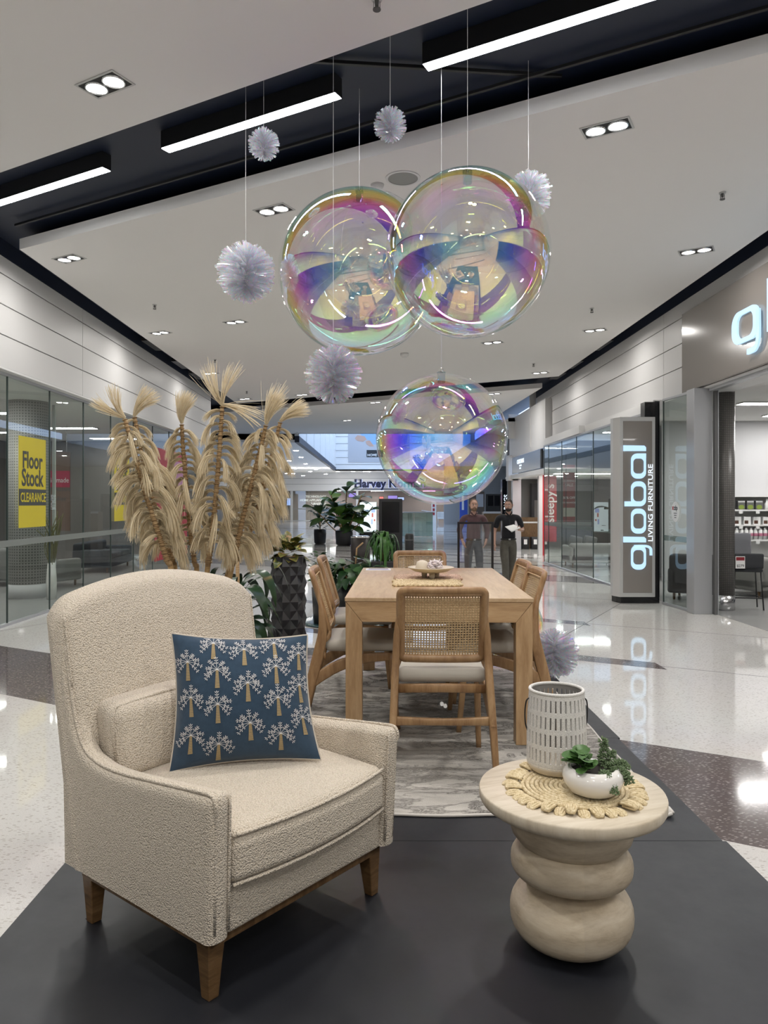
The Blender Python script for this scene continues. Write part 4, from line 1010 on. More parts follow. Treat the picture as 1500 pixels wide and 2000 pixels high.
# ================================================================ dried pampas stalks in a floor vase
M['pampas'] = fibre('pampas_fibre', (.66,.55,.37), (.85,.75,.56), (.92,.85,.69), 9)
m = mat('wrapped_stalk', (.36,.23,.11), .8); t = NT(m); v = t.obj((1,1,1)); t.col(t.ramp(t.noise(t.obj((3,3,60)), 3, 3, .7), [(.35, (.17,.10,.045)), (.5, (.36,.23,.11)), (.7, (.50,.36,.19))])); M['stalk'] = m
M['bamboo'] = wood('bamboo_cane', (.30,.18,.07), (.44,.28,.12), (.55,.38,.19), (4,4,20), .4)
rg = random.Random(17)
def tuft_mesh(n, L, spread, droop, up=.6):
    mb = MB()
    for i in range(n):
        l = L*rg.uniform(.78, 1.08); th = rg.gauss(0, spread); ph = rg.gauss(0, spread*.8)
        k = 8; P = []; p = Vector((rg.uniform(-.004,.004), rg.uniform(-.004,.004), rg.uniform(-.006,.006))); v = Vector((1.0, .28*ph, up + .25*th)).normalized()
        g = droop*rg.uniform(.85, 1.15); ev = Vector((0, ph*.10, th*.05))
        for j in range(k):
            P.append(p.copy()); p += v*l/(k-1); v = (v + Vector((0,0,-1))*g/(k-1)*(1.6 - j/(k-1)) + ev*(.6*j/k)).normalized()
        s = Vector((rg.uniform(-1,1), rg.uniform(-1,1), rg.uniform(-1,1))).normalized(); w = rg.uniform(.0011, .0021)
        vs = []
        for j, q in enumerate(P):
            ww = w*(1 if j < k-1 else .4); vs += [q - s*ww, q + s*ww]
        mb.add(vs, [(2*j, 2*j+1, 2*j+3, 2*j+2) for j in range(k-1)])
    return mb.mesh('tuft', M['pampas'], False)
TUFT = [tuft_mesh(64, L, sp, dr, up) for L, sp, dr, up in ((.20,.26,3.1,.70), (.23,.22,3.4,.62), (.17,.38,2.5,.5), (.21,.30,3.0,.85), (.13,.5,1.7,.4))]
PLUME = [tuft_mesh(60, .15, .55, .55, .0), tuft_mesh(46, .20, .75, .35, .0)]
VC = Vector((-.86, 3.46, PZ))
vs_ = thing('floor_vase', 'dark floor vase behind the armchair holding the pampas stalks', 'vase', VC)
MB().lathe([(.11,0),(.14,.02),(.16,.15),(.15,.34),(.11,.46),(.10,.50),(.085,.50),(.09,.44),(.12,.3)], 32).obj('body', M['black_soft'], vs_, True)
def stalk(pts, Y, plume_dir, n, label, seed):
    r = random.Random(seed); P = [at(px, py, Y + dy) for px, py, dy in pts]
    root = VC + Vector((r.uniform(-.04,.04), r.uniform(-.04,.04), .06)); base = P[-1]
    path = curve_pts(P + [base.lerp(root, .5), root], 5)
    t = thing('pampas_stalk', label, 'pampas', root, 0, 'pampas stalks in the vase')
    L = [p - root for p in path]; k = 5*(len(P) - 1)
    up_ = L[:k]; lo = L[k-3:]
    MB().tube(up_, [.0085 + .004*i/len(up_) for i in range(len(up_))], 8).obj('wrapped_stem', M['stalk'], t, True)
    MB().tube(lo, [.0115 + .002*i/len(lo) for i in range(len(lo))], 10).obj('cane', M['bamboo'], t, True)
    bind = MB()
    tot = 0
    for a, b in zip(up_, up_[1:]): tot += (b - a).length
    def pos(s):
        d = s*tot
        for a, b in zip(up_, up_[1:]):
            l = (b - a).length
            if d <= l: return a.lerp(b, d/l), (b - a).normalized()
            d -= l
        return up_[-1], (up_[-1] - up_[-2]).normalized()
    for i in range(40):
        p, d = pos(i/40); rr_ = .0105 + .004*i/40; o = d.orthogonal().normalized(); w = d.cross(o)
        bind.tube([p + (o*cos(2*pi*j/8) + w*sin(2*pi*j/8))*rr_ for j in range(8)], .0022, 4, closed=True)
    bind.obj('binding', M['stalk'], t, True)
    for i in range(n):
        s = .03 + .84*(i + r.uniform(-.3,.3))/n; p, d = pos(max(0, s))
        side = 1 if i % 2 else -1
        a = (0 if side > 0 else pi) + r.gauss(0, .55)
        o = link('tuft', TUFT[r.choice((0,0,1,1,2,3,4)) if i > 3 else r.choice((2,4))], t, p, (r.uniform(-.25,.25), r.uniform(-.2,.2) , a))
        o.scale = (r.uniform(.78,1.05)*(.72 + .26*min(1, s*2.5)),)*3
    p, d = pos(0)
    for q, (pm, dr) in enumerate(plume_dir):
        o = link('plume', PLUME[pm], t, p - (up_[1] - up_[0]).normalized()*.01); o.rotation_mode = 'QUATERNION'
        o.rotation_quaternion = Vector((1,0,0)).rotation_difference(Vector(dr).normalized())
stalk([(244,820,0),(262,880,0),(283,960,.02),(307,1035,.03),(326,1095,.05),(335,1120,.06)], 3.22, [(0, (-.55,0,.7)), (0, (-.9,-.2,.35))], 46, 'pampas stalk leaning farthest left', 1)
stalk([(263,816,0),(276,880,0),(295,960,.02),(318,1040,.03),(338,1098,.05),(343,1120,.06)], 3.42, [(0, (.2,0,1)), (0, (.45,.1,.8))], 34, 'pampas stalk just behind the leftmost one', 2)
stalk([(355,830,0),(358,880,0),(364,950,0),(372,1040,.02),(380,1100,.03),(384,1120,.04)], 3.52, [(0, (-.1,0,1)), (0, (.12,-.1,1)), (0, (-.3,.1,.9))], 38, 'upright pampas stalk with a short brush tip, third from left', 3)
stalk([(434,795,0),(430,860,0),(424,940,0),(417,1020,.02),(409,1085,.03),(404,1122,.05)], 3.30, [(1, (-.55,0,.8)), (1, (.1,0,1)), (1, (.65,0,-.1))], 40, 'tallest upright pampas stalk with a wide open tip', 4)
stalk([(519,832,0),(508,880,0),(493,940,0),(475,1010,.02),(460,1080,.03),(450,1122,.05)], 3.35, [(0, (.3,0,1)), (0, (.15,0,1)), (1, (.1,.1,1))], 46, 'thick pampas stalk leaning right, front one of the pair', 5)
stalk([(547,826,0),(536,870,0),(520,930,0),(498,1010,.02),(468,1085,.04),(444,1122,.06)], 3.55, [(0, (.6,0,.8)), (0, (.75,0,.6))], 40, 'rightmost pampas stalk, behind the thick one', 6)

# ================================================================ plants
def leaf_mesh(L, Wd, fold=.15, droop=.35, curl=0.0, shape='oval', notch=0, nseg=8, wavy=0.0):
    mb = MB(); vs = []; 
    for i in range(nseg + 1):
        s = i/nseg
        w = {'oval': sin(pi*min(1, s*1.0))**.75, 'obovate': (sin(pi*s**1.5))**.7, 'strap': min(1, s*6 + .3)*(1 - s**3), 'heart': (1 - s)**.55*min(1, s*8 + .5)}[shape]
        w = max(.02, w)*Wd/2
        if notch and 1 < i < nseg and i % 2: w *= (1 - notch)
        x = L*s*cos(droop*s); z = -L*s*s*droop*.55 + curl*s; wz = wavy*Wd*sin(i*2.1)
        vs += [(x, -w, z + fold*w + wz), (x, -w*.5, z + fold*w*.4), (x, 0, z), (x, w*.5, z + fold*w*.4), (x, w, z + fold*w - wz)]
    fs = []
    for i in range(nseg):
        for j in range(4): fs.append((5*i + j, 5*i + 5 + j, 5*i + 6 + j, 5*i + 1 + j))
    mb.add(vs, fs); return mb
def leafmat(name, c, c2, rough=.4, spots=None, scale=4):
    m = mat(name, c, rough); t = NT(m); v = t.obj(); n = t.noise(v, scale, 3)
    col = t.ramp(n, [(.35, c), (.65, c2)])
    if spots: col = t.mix(t.ramp(t.noise(v, 26, 3, .7), [(.48, 0.0), (.58, 1.0)]), col, spots)
    t.col(col); return m
def plant(name, label, loc, meshes, leaves, stems=None, stem_mat=None, pot=None, cat='potted plant', group=None):
    t = thing(name, label, cat, loc, 0, group)
    if pot:
        for nm, mb, mt_, sm in pot: mb.obj(nm, mt_, t, sm)
    if stems: stems.obj('stem', stem_mat, t, True)
    for k, p, rot, s in leaves:
        o = link('leaf', meshes[k], t, p, rot); o.scale = (s,)*3
    return t
rl_ = random.Random(4)
def faceted_pot(r, h, n=12, rows=6):
    mb = MB(); vs = []; fs = []
    for j in range(2*rows + 1):
        z = h*j/(2*rows)
        for i in range(n):
            a = 2*pi*(i + (.5 if j % 2 else 0))/n; rr_ = r*(1.0 if True else 1)
            rr_ = r*(1.04 if j % 2 else .93) if 0 < j < 2*rows else r*.96
            vs.append((rr_*cos(a), rr_*sin(a), z))
    for j in range(2*rows):
        for i in range(n):
            a, b = j*n + i, j*n + (i+1) % n; c, d = (j+1)*n + i, (j+1)*n + (i+1) % n
            if j % 2 == 0: fs += [(a, b, c), (b, d, c)] if True else []
            else: fs += [(a, b, d), (a, d, c)]
    # diamond studs
    mb.add(vs, fs); mb.add([vs[2*rows*n + i] for i in range(n)], [list(range(n))]); return mb
def diamond_pot(r, h, n=9, rows=6):
    # raised pyramids set on the diagonal round the pot
    mb = MB(); dz = h/rows
    def P(i, j, k=1.0): 
        a = 2*pi*i/n; return Vector((r*k*cos(a), r*k*sin(a), min(h, max(0, j*dz))))
    for j in range(-1, rows + 1):
        for i in range(n):
            o = .5 if j % 2 else 0
            L, Rr_, B, T = P(i + o - .5, j), P(i + o + .5, j), P(i + o, j - 1), P(i + o, j + 1); C = P(i + o, j, 1.16)
            if j - 1 < 0 or j + 1 > rows: C = P(i + o, j, 1.02)
            mb.add([L, B, Rr_, T, C], [(0,1,4), (1,2,4), (2,3,4), (3,0,4)])
    mb.lathe([(r*1.02, h - .004), (r*1.02, h + .004), (r*.9, h + .004), (r*.86, h - .03)], n*2, cap0=False); return mb
M['pot'] = mat('matt_black_planter', (.020,.020,.022), .38, spec=.6)
M['soil'] = mat('potting_soil', (.03,.022,.016), .95)
cr = [leaf_mesh(.15, .075, .2, .7, 0, 'oval', wavy=.06).mesh('leaf', leafmat('croton_leaf', (.035,.070,.016), (.10,.13,.028), .35, (.34,.29,.07), 9), True), leaf_mesh(.13, .07, .2, .5, 0, 'oval').mesh('leaf', leafmat('croton_leaf_gold', (.06,.085,.018), (.20,.18,.04), .35, (.38,.22,.10), 12), True)]
PP = Vector((-.742, 6.2, PZ)); PHt = .80
lv = []
for i in range(34):
    a = i*2.4 + rl_.uniform(-.3,.3); e = rl_.uniform(-1.15, .15); lv.append((i % 2, Vector((.03*cos(a), .03*sin(a), PHt + .015 + .07*(-e)/1.15)), (rl_.uniform(-.3,.3), e, a), rl_.uniform(1.05, 1.55)))
lv.append((1, Vector((0,0,PHt + .12)), (0, -1.4, 2), .9))
plant('croton_planter', 'tall black diamond textured planter with a yellow green croton', PP, cr, lv, pot=[('pot', diamond_pot(.132, PHt, 7, 11), M['pot'], False), ('soil', MB().disc((0,0,PHt - .006), .126, 20), M['soil'], False)])
# strappy dark plant between armchair and planter
dk = [leaf_mesh(.42, .085, .25, 1.3, 0, 'oval', nseg=10).mesh('leaf', leafmat('dark_leaf', (.012,.035,.014), (.03,.075,.03), .3), True)]
lv = []
for i in range(44):
    a = i*2.4; h = .30 + .55*(i/44); lv.append((0, Vector((.05*cos(a), .05*sin(a), h)), (rl_.uniform(-.4,.4), rl_.uniform(-.9,-.1), a), rl_.uniform(.65, 1.0)))
plant('leafy_plant', 'dark glossy leaved plant between the armchair and the black planter', Vector((-.86, 4.55, PZ)), dk, lv, MB().tube([(0,0,.2), (.01,0,.5), (0,.01,.9)], .012, 6), M['stalk'], [('pot', MB().lathe([(.10,0),(.13,.26),(.115,.26),(.10,.2)], 24), M['pot'], True), ('soil', MB().disc((0,0,.24), .115, 20), M['soil'], False)])
# fiddle-leaf fig and its neighbour, far
FY = 2465/(1062 - 982)
def fl(px, py, Y): return at(px, py, Y)
fd = [leaf_mesh(.62, .42, .18, .55, 0, 'obovate').mesh('leaf', leafmat('fig_leaf', (.05,.13,.02), (.11,.22,.045), .4), True), leaf_mesh(.60, .38, .2, .6, 0, 'obovate').mesh('leaf', leafmat('fig_leaf_dark', (.02,.055,.02), (.05,.10,.035), .35), True)]
base = at(672, 1060, 29.6); base.z = 0
lv = []; stf = MB()
for q, (dx, dy, hh) in enumerate(((-1.15,.1,1.45), (-.5,-.3,2.0), (.1,.2,2.25), (.7,-.2,2.0), (1.15,.1,1.55), (-.2,-.4,1.5), (.45,.3,1.35))):
    stf.tube(curve_pts([(dx*.1, dy*.1, .4), (dx*.5, dy*.5, hh*.55), (dx, dy, hh)], 4), .022, 6)
    for i in range(11):
        s = .35 + .65*i/10; a = i*2.4 + q; lv.append((0 if rl_.random() < .42 else 1, Vector((dx*s, dy*s, .4 + (hh - .4)*s)), (rl_.uniform(-.4,.4), rl_.uniform(-1.0,.15), a), rl_.uniform(.85, 1.4)))
plant('fiddle_leaf_fig', 'tall fiddle leaf fig in a black pot left of the lit directory', base, fd, lv, stf, M['stalk'], [('pot', MB().lathe([(.24,0),(.32,.06),(.35,.5),(.34,.6),(.30,.6),(.29,.5)], 28), M['pot'], True)])
sm_ = [leaf_mesh(.40, .10, .2, .5, 0, 'oval').mesh('leaf', leafmat('blue_green_leaf', (.015,.05,.03), (.03,.09,.05), .4), True)]
base = onz(625, 1062, 0); base.z = 0; lv = []
for i in range(70):
    a = i*2.4; h = .62 + .85*(i/70); lv.append((0, Vector((.30*cos(a)*rl_.random(), .30*sin(a), h)), (rl_.uniform(-.4,.4), rl_.uniform(-1.2,.1), a), rl_.uniform(.6, 1.1)))
plant('bushy_plant', 'bushy blue green plant in a round black pot, far left of the fig', base, sm_, lv, MB().tube([(0,0,.4), (0,0,1.3)], .03, 6), M['stalk'], [('pot', MB().lathe([(.18,0),(.24,.05),(.26,.4),(.25,.6),(.21,.6),(.2,.5)], 28), M['pot'], True)])
# monstera group nearer
mo = [leaf_mesh(.34, .30, .12, .8, 0, 'heart', notch=.38, nseg=10).mesh('leaf', leafmat('monstera_leaf', (.018,.065,.016), (.04,.11,.028), .3), True), leaf_mesh(.26, .20, .15, .6, 0, 'heart').mesh('leaf', leafmat('monstera_leaf_dark', (.010,.035,.012), (.022,.065,.02), .3), True)]
MY = 10.6; base = at(690, 1100, MY); base.z = .03; lv = []
for i in range(46):
    a = i*2.4 + rl_.uniform(-.4,.4); rad = rl_.uniform(.05,.30); lv.append((rl_.choice((0,0,1)), Vector((rad*cos(a), rad*sin(a), .52 + .46*rl_.random()*(1 - rad))), (rl_.uniform(-.5,.5), rl_.uniform(-.5,.7), a), rl_.uniform(.75, 1.15)))
plant('monstera', 'low monstera with split leaves behind the left-hand chairs', base, mo, lv, MB().tube([(0,0,.3), (.1,0,.8)], .012, 6).tube([(0,0,.3), (-.15,.05,.75)], .012, 6).tube([(0,0,.3), (.05,.02,1.02), (.14,.02,1.10)], .012, 6), M['stalk'], [('pot', MB().lathe([(.19,0),(.21,.10),(.24,.48),(.22,.48),(.20,.4)], 28), M['pot'], True), ('soil', MB().disc((0,0,.44), .21, 20), M['soil'], False)])
tn = [leaf_mesh(.075, .045, .2, .4, 0, 'oval', nseg=4).mesh('leaf', leafmat('small_leaf', (.012,.04,.012), (.03,.08,.025), .4), True)]
base = at(628, 1080, 10.3); base.z = .03; lv = []
for i in range(90):
    a = i*2.4; h = .55 + .42*rl_.random(); rad = rl_.uniform(.02,.17); lv.append((0, Vector((rad*cos(a), rad*sin(a), h)), (rl_.uniform(-.6,.6), rl_.uniform(-.9,.4), a), rl_.uniform(.7, 1.3)))
plant('small_shrub', 'small fine leaved shrub left of the monstera', base, tn, lv, MB().tube([(0,0,.3), (.03,0,.9)], .008, 5).tube([(0,0,.3), (-.08,0,.85)], .008, 5), M['stalk'], [('pot', MB().lathe([(.11,0),(.14,.5),(.12,.5),(.11,.4)], 24), M['pot'], True)])
struct_disc = tag(MB().lathe([(.60,0),(.66,.008),(.66,.022),(.60,.029)], 48).obj('round_plinth', mat('teal_gloss', (.02,.055,.06), .12), None, True, loc=(at(690, 1100, MY).x - .1, MY, 0)), 'low round dark teal plinth under the monstera pots', 'plinth')
dr = [leaf_mesh(.50, .062, .25, 2.0, .10, 'strap', nseg=12).mesh('leaf', leafmat('dracaena_leaf', (.035,.12,.022), (.09,.22,.05), .3, scale=9), True), leaf_mesh(.42, .058, .25, 1.7, .10, 'strap', nseg=12).mesh('leaf', leafmat('dracaena_leaf_dark', (.015,.055,.015), (.04,.11,.03), .3), True)]
base = at(748, 1040, 11.6); base.z = 0; lv = []
for i in range(70):
    a = i*2.4 + rl_.uniform(-.3,.3); lv.append((rl_.choice((0,0,1)), Vector((.06*cos(a), .06*sin(a), 1.0 + .20*rl_.random())), (rl_.uniform(-.3,.3), rl_.uniform(-1.1,-.1), a), rl_.uniform(.75, 1.1)))
plant('drooping_dracaena', 'drooping strap leaved green plant in a black square planter beyond the table', base, dr, lv, MB().tube([(0,0,.7), (0,0,1.1)], .02, 6), M['stalk'], [('pot', MB().rbox(-.19,.19,-.19,.19,0,.80,.015,2,2), M['pot'], False)])
# ================================================================ lettering planes
def on_front(x0, y, z0): return lambda u, v, h: (x0 + u, y - h, z0 + v)          # faces the camera
def on_left(x, y0, z0): return lambda u, v, h: (x + h, y0 + u, z0 + v)           # on the left side, faces +x
def on_right(x, y0, z0): return lambda u, v, h: (x - h, y0 - u, z0 + v)          # on the right side, faces -x
def up_front(x0, y, z0): return lambda u, v, h: (x0 - v, y - h, z0 + u)          # turned to read upwards
def words(s, fn, size, m, parent, name='lettering', depth=.004, bold=0.0, align='LEFT', sx=1.0, spacing=1.0):
    mb = MB(); text_bm(mb, s, fn, size, depth, 0, bold, align, spacing, sx); return mb.obj(name, m, parent)
def glyph_ring(mb, fn, u0, u1, v0, v1, ru, tu, tv, depth):
    O = rrect(u0, u1, v0, v1, ru, 7); I = rrect(u0 + tu, u1 - tu, v0 + tv, v1 - tv, min(ru*.62, (u1-u0)/2 - tu - .001), 7); n = len(O)
    vs = [fn(*p, 0) for p in O] + [fn(*p, 0) for p in I] + [fn(*p, depth) for p in O] + [fn(*p, depth) for p in I]; fs = []
    for i in range(n):
        j = (i + 1) % n
        fs += [(i, n+i, n+j, j), (2*n+i, 2*n+j, 3*n+j, 3*n+i), (i, j, 2*n+j, 2*n+i), (n+i, 3*n+i, 3*n+j, n+j)]
    mb.add(vs, fs)
def global_word(fn, s, depth, parent, face, gap=0.0):
    F = lambda u, v, h: fn((u + (gap if u > .43 else 0))*s, v*s, h)
    def P(poly, mb): mb.prism(poly, 0, depth + .0012, F)
    for nm, ch in (('g', 'g'), ('l', 'l1'), ('o', 'o'), ('b', 'b'), ('a', 'a'), ('l', 'l2')):
        mb = MB()
        if ch == 'g':
            glyph_ring(mb, F, 0, .416, 0, .25, .105, .085, .034, depth)
            ribbon(mb, curve_pts([(.395,.20,0), (.398,.05,0), (.390,-.03,0), (.355,-.078,0), (.29,-.085,0), (.24,-.085,0)], 5), [.042]*26, lambda u, v, h: F(u, v, h), depth)
        if ch in ('l1', 'l2'):
            o = .46 if ch == 'l1' else 2.0; P([(o, 0), (o + .062, 0), (o + .092, .03), (o + .098, .38), (o, .38)], mb)
        if ch == 'o': glyph_ring(mb, F, .607, 1.03, 0, .25, .105, .085, .034, depth)
        if ch == 'b':
            glyph_ring(mb, F, 1.067, 1.49, 0, .25, .105, .085, .034, depth); P([(1.067,.10), (1.152,.10), (1.152,.36), (1.067,.36)], mb)
        if ch == 'a':
            glyph_ring(mb, F, 1.535, 1.96, 0, .25, .105, .085, .034, depth); P([(1.875,0), (1.96,0), (1.96,.15), (1.875,.15)], mb)
        mb.obj('letter', face, parent)
# ================================================================ shop sign pylon at the right
py_ = thing('sign_pylon', 'taupe sign pylon with the word global in glowing letters', 'sign', (0,0,0))
MB().prism([(4.08,12.70), (4.12,12.56), (4.772,12.56), (4.772,12.86), (4.06,12.86)], 0, .108).obj('plinth', M['black_gloss'], py_)
MB().prism([(4.03,12.70), (4.095,12.54), (4.694,12.54), (4.694,12.84), (4.03,12.84)], .108, 3.15).obj('body', M['alu_light'], py_, bevel=.004)
MB().box(4.150, 4.640, 12.532, 12.54, .18, 3.08).obj('face', M['taupe'], py_, bevel=.002, bseg=1)
MB().box(4.694, 4.775, 12.56, 12.86, .108, 3.42).box(4.56, 4.694, 12.66, 12.86, 3.15, 3.42).obj('black_fin', M['black_gloss'], py_)
global_word(up_front(4.530, 12.530, .572), 1.0, .018, py_, M['sign_glow'])
words('LIVING FURNITURE', up_front(4.530 + .118, 12.532, .572 + .47), .112, M['sign_white'], py_, 'lettering', .006, .001, sx=1.36)
# big letters on the fascia
fs_ = thing('fascia_sign', 'glowing letter g with wide rounded bowl on the taupe fascia', 'sign', (0,0,0))
F_ = on_right(4.905, 10.22, 3.84)
global_word(F_, 1.75, .03, fs_, M['sign_glow'], .07)
MB().prism(rrect(0.04, .68, .02, .42, .16, 6), -.022, 0, F_).obj('letter_return', M['taupe'], fs_)
# sticker on the glass
sk = thing('window_sticker', 'oval white sticker with red mark on the glass beside the pylon', 'sticker', (0,0,0))
SP = Vector((4.835, 12.02, 0)); dx_ = Vector((.0920, -.9957, 0))
def stk(u, v, h): return (SP.x - .009 - h + u*.094, SP.y - u*.9957, 1.555 + v)
MB().prism([(.13*cos(2*pi*i/28), .165*sin(2*pi*i/28)) for i in range(28)], 0, .002, stk).obj('disc', M['white'], sk)
words('zip', lambda u, v, h: stk(u - .045, v + .03, h + .002), .105, M['black'], sk, 'lettering', .001, .003)
red = mat('sale_red', (.42,.02,.025), .5); M['red'] = red
ribbon(MB(), [(-.10,.085), (-.055,.03)], .018, lambda u, v, h: stk(u, v, h + .002), .001); mb = MB(); ribbon(mb, [(-.10,.085), (-.055,.03)], .018, lambda u, v, h: stk(u, v, h + .002), .001); ribbon(mb, [(-.055,.085), (-.10,.03)], .018, lambda u, v, h: stk(u, v, h + .002), .001); mb.obj('mark', red, sk)
for k, z in enumerate((-.03, -.065, -.10)): MB().box(0,1,0,1,0,1).prism([(-.05 + .01*k, z), (.05 - .01*k, z), (.05 - .01*k, z + .012), (-.05 + .01*k, z + .012)], 0, .001, lambda u, v, h: stk(u, v, h + .002)) if False else MB().prism([(-.05 + .01*k, z), (.05 - .01*k, z), (.05 - .01*k, z + .012), (-.05 + .01*k, z + .012)], 0, .001, lambda u, v, h: stk(u, v, h + .002)).obj('small_print', M['groove'], sk)

# ================================================================ things inside the right-hand shop
m = mat('mosaic_column', (.20,.185,.175), .35); t = NT(m); br_ = t.n('ShaderNodeTexBrick', Vector=t.n('ShaderNodeMapping', Vector=t.n('ShaderNodeTexCoord').outputs['UV'], Scale=(1,1,1)).outputs[0], Scale=1.0, Mortar_Size=.12, Brick_Width=.5, Row_Height=.5, Color1=(.27,.255,.24), Color2=(.21,.20,.19), Mortar=(.09,.085,.08)); br_.offset = 0
t.col(br_.outputs[0]); M['mosaic'] = m
def tile_column(name, label, x, y, r, z0, z1, pitch, m, base=None):
    c = thing(name, label, 'column', (x, y, 0)); n = max(12, int(2*pi*r/pitch)); n = min(n, 56); rows = int((z1 - z0)/pitch)
    mb = MB(); mb.lathe([(r, z0), (r, z1)], n); o = mb.obj('tiled_shaft', m, c, True)
    uv = o.data.uv_layers.new(name='UVMap'); k = 2*pi*r/pitch; q = (z1 - z0)/pitch
    for p in o.data.polygons:
        vs = [o.data.vertices[o.data.loops[l].vertex_index].co for l in p.loop_indices]; a = [atan2(v.y, v.x)/(2*pi) for v in vs]
        if max(a) - min(a) > .5: a = [x_ + (1 if x_ < 0 else 0) for x_ in a]
        for l, aa, v in zip(p.loop_indices, a, vs): uv.data[l].uv = (aa*k*.5, v.z/pitch*.5)
    MB().lathe([(r*1.03, 0), (r*1.03, z0)], 32).obj('base_sleeve', base or M['steel'], c, True)
    return c
tile_column('mosaic_column', 'grey mosaic tiled column with steel foot just inside the shop doorway', 5.52, 11.8, .148, .24, 3.48, .028, m)
fab = mat('charcoal_fabric', (.045,.047,.052), .9); grey_fab = fabric_bump('grey_fabric', (.30,.295,.28), (.24,.235,.225), 300, .3); M['charcoal'] = fab; M['grey_fab'] = grey_fab
def stool(x, y, rz, label):
    s = thing('counter_stool', label, 'stool', (x, y, 0), rz, 'black counter stools in the shop')
    MB().rbox(-.22,.22,-.20,.20,.60,.66,.025,2,4).obj('seat', fab, s, True)
    MB().rbox(-.21,.21,.17,.225,.66,.90,.022,2,4, lambda p: (p[0], p[1] + .08*(p[2] - .66) - .05*(1 - (p[0]/.21)**2) + .05, p[2])).obj('backrest', fab, s, True)
    for sx in (-1, 1):
        for sy in (-1, 1): MB().tube([(sx*.19, sy*.17, .60), (sx*.225, sy*.20, 0)], [.012, .011], 8).obj('leg', M['black'], s, True)
    MB().tube([(-.213,-.19,.19), (.213,-.19,.19), (.213,.19,.19), (-.213,.19,.19)], .009, 6, closed=True).obj('footrest', M['black'], s, True)
def price_card(x, y, z, label, w=.16, h=.21, digits=None):
    p = thing('price_card', label, 'price card', (x, y, z), 0, 'price cards in the shop')
    MB().box(-w/2, w/2, 0, .004, 0, h).obj('card', M['white'], p); MB().box(-w/2 + .01, w/2 - .01, -.002, 0, h*.66, h*.94).obj('header', mat('dark_red_header', (.25,.02,.03), .5), p)
    if digits: words(digits, on_front(-w*.38, -.001, h*.12), h*.30, M['groove'], p, 'price', .001, .001)
a = onz(1455, 1190, 0); stool(5.92, 11.95, 2.9, 'black counter stool just right of the mosaic column')
stool(6.72, 11.45, 3.3, 'black counter stool at the very right edge of the photo')
price_card(5.72, 11.70, .665, 'price card on the stool beside the column', .15, .19, '$279'); price_card(6.17, 11.5, .61, 'price card at the right edge, on the second stool', .15, .19, '$22')
def sofa(name, label, x, y, rz, w, d, m, hb=.72, group=None, cushions=2, cat='sofa'):
    s = thing(name, label, cat, (x, y, .004), rz, group)
    MB().rbox(-w/2, w/2, -d/2, d/2, .12, .34, .04, 2, 4).obj('base', m, s, True)
    for q in (-1, 1): MB().rbox(q*w/2 - (.18 if q > 0 else 0), q*w/2 + (0 if q > 0 else .18), -d/2, d/2, .13, .56, .06, 3, 4).obj('arm', m, s, True)
    MB().rbox(-w/2 + .02, w/2 - .02, d/2 - .24, d/2, .13, hb, .07, 3, 5).obj('back', m, s, True)
    n = cushions; iw = (w - .38)/n
    for k in range(n): MB().rbox(-w/2 + .19 + iw*k + .005, -w/2 + .19 + iw*(k+1) - .005, -d/2 - .01, d/2 - .2, .33, .47, .05, 3, 4).obj('seat_cushion', m, s, True)
    for sx in (-1, 1):
        for sy in (-1, 1): MB().lathe([(.02, 0), (.025, .13)], 8, c=(sx*(w/2 - .1), sy*(d/2 - .1), 0)).obj('leg', M['walnut'], s, True)
    return s
sofa('grey_sofa', 'grey sofa behind the stools in the shop', 7.6, 13.9, R_(200), 2.2, .95, grey_fab)
sofa('tub_armchair', 'charcoal tub armchair behind the glass between pylon and door', 5.65, 13.15, R_(150), .85, .80, fab, .80, None, 1, 'armchair')
sofa('pale_sofa', 'pale grey sofa behind the far right glass, back to the mall', 5.66, 19.75, R_(180), 1.32, .95, mat('pale_grey_fabric', (.42,.41,.39), .9), .64)
for k, (x, y, lb) in enumerate(((5.22, 19.68, 'light grey cushion on the pale sofa, left one'), (5.60, 19.66, 'light grey cushion on the pale sofa, right one'))):
    o = MB().rbox(-.06,.06,-.17,.17,0,.32,.05,3,4).obj('sofa_cushion', grey_fab, None, True, loc=(x, y, .50), rot=(.2, 0, 1.57)); tag(o, lb, 'cushion', 'cushions on the pale sofa')
blue_fab = mat('petrol_fabric', (.03,.055,.085), .9)
sofa('petrol_armchair', 'petrol blue armchair back at the right edge of the photo', 8.1, 12.5, R_(170), .9, .85, blue_fab, .95, None, 1, 'armchair')
# office chair back
oc = thing('office_chair', 'grey swivel chair in front of the product shelves', 'chair', (7.35, 15.0, .004), 2.6)
MB().rbox(-.23,.23,-.22,.22,.46,.53,.03,2,3).obj('seat', fab, oc, True); MB().rbox(-.20,.20,.20,.26,.56,1.10,.03,2,4, lambda p: (p[0], p[1] + .12*(p[2] - .56), p[2])).obj('backrest', mat('grey_mesh', (.20,.20,.22), .7), oc, True)
MB().tube([(0,0,.06), (0,0,.46)], .03, 10).obj('column', M['steel'], oc, True)
for k in range(5): MB().bar([(0,0,.09), (.28*cos(k*1.257), .28*sin(k*1.257), .045)], .04, .03).obj('foot', M['black'], oc)
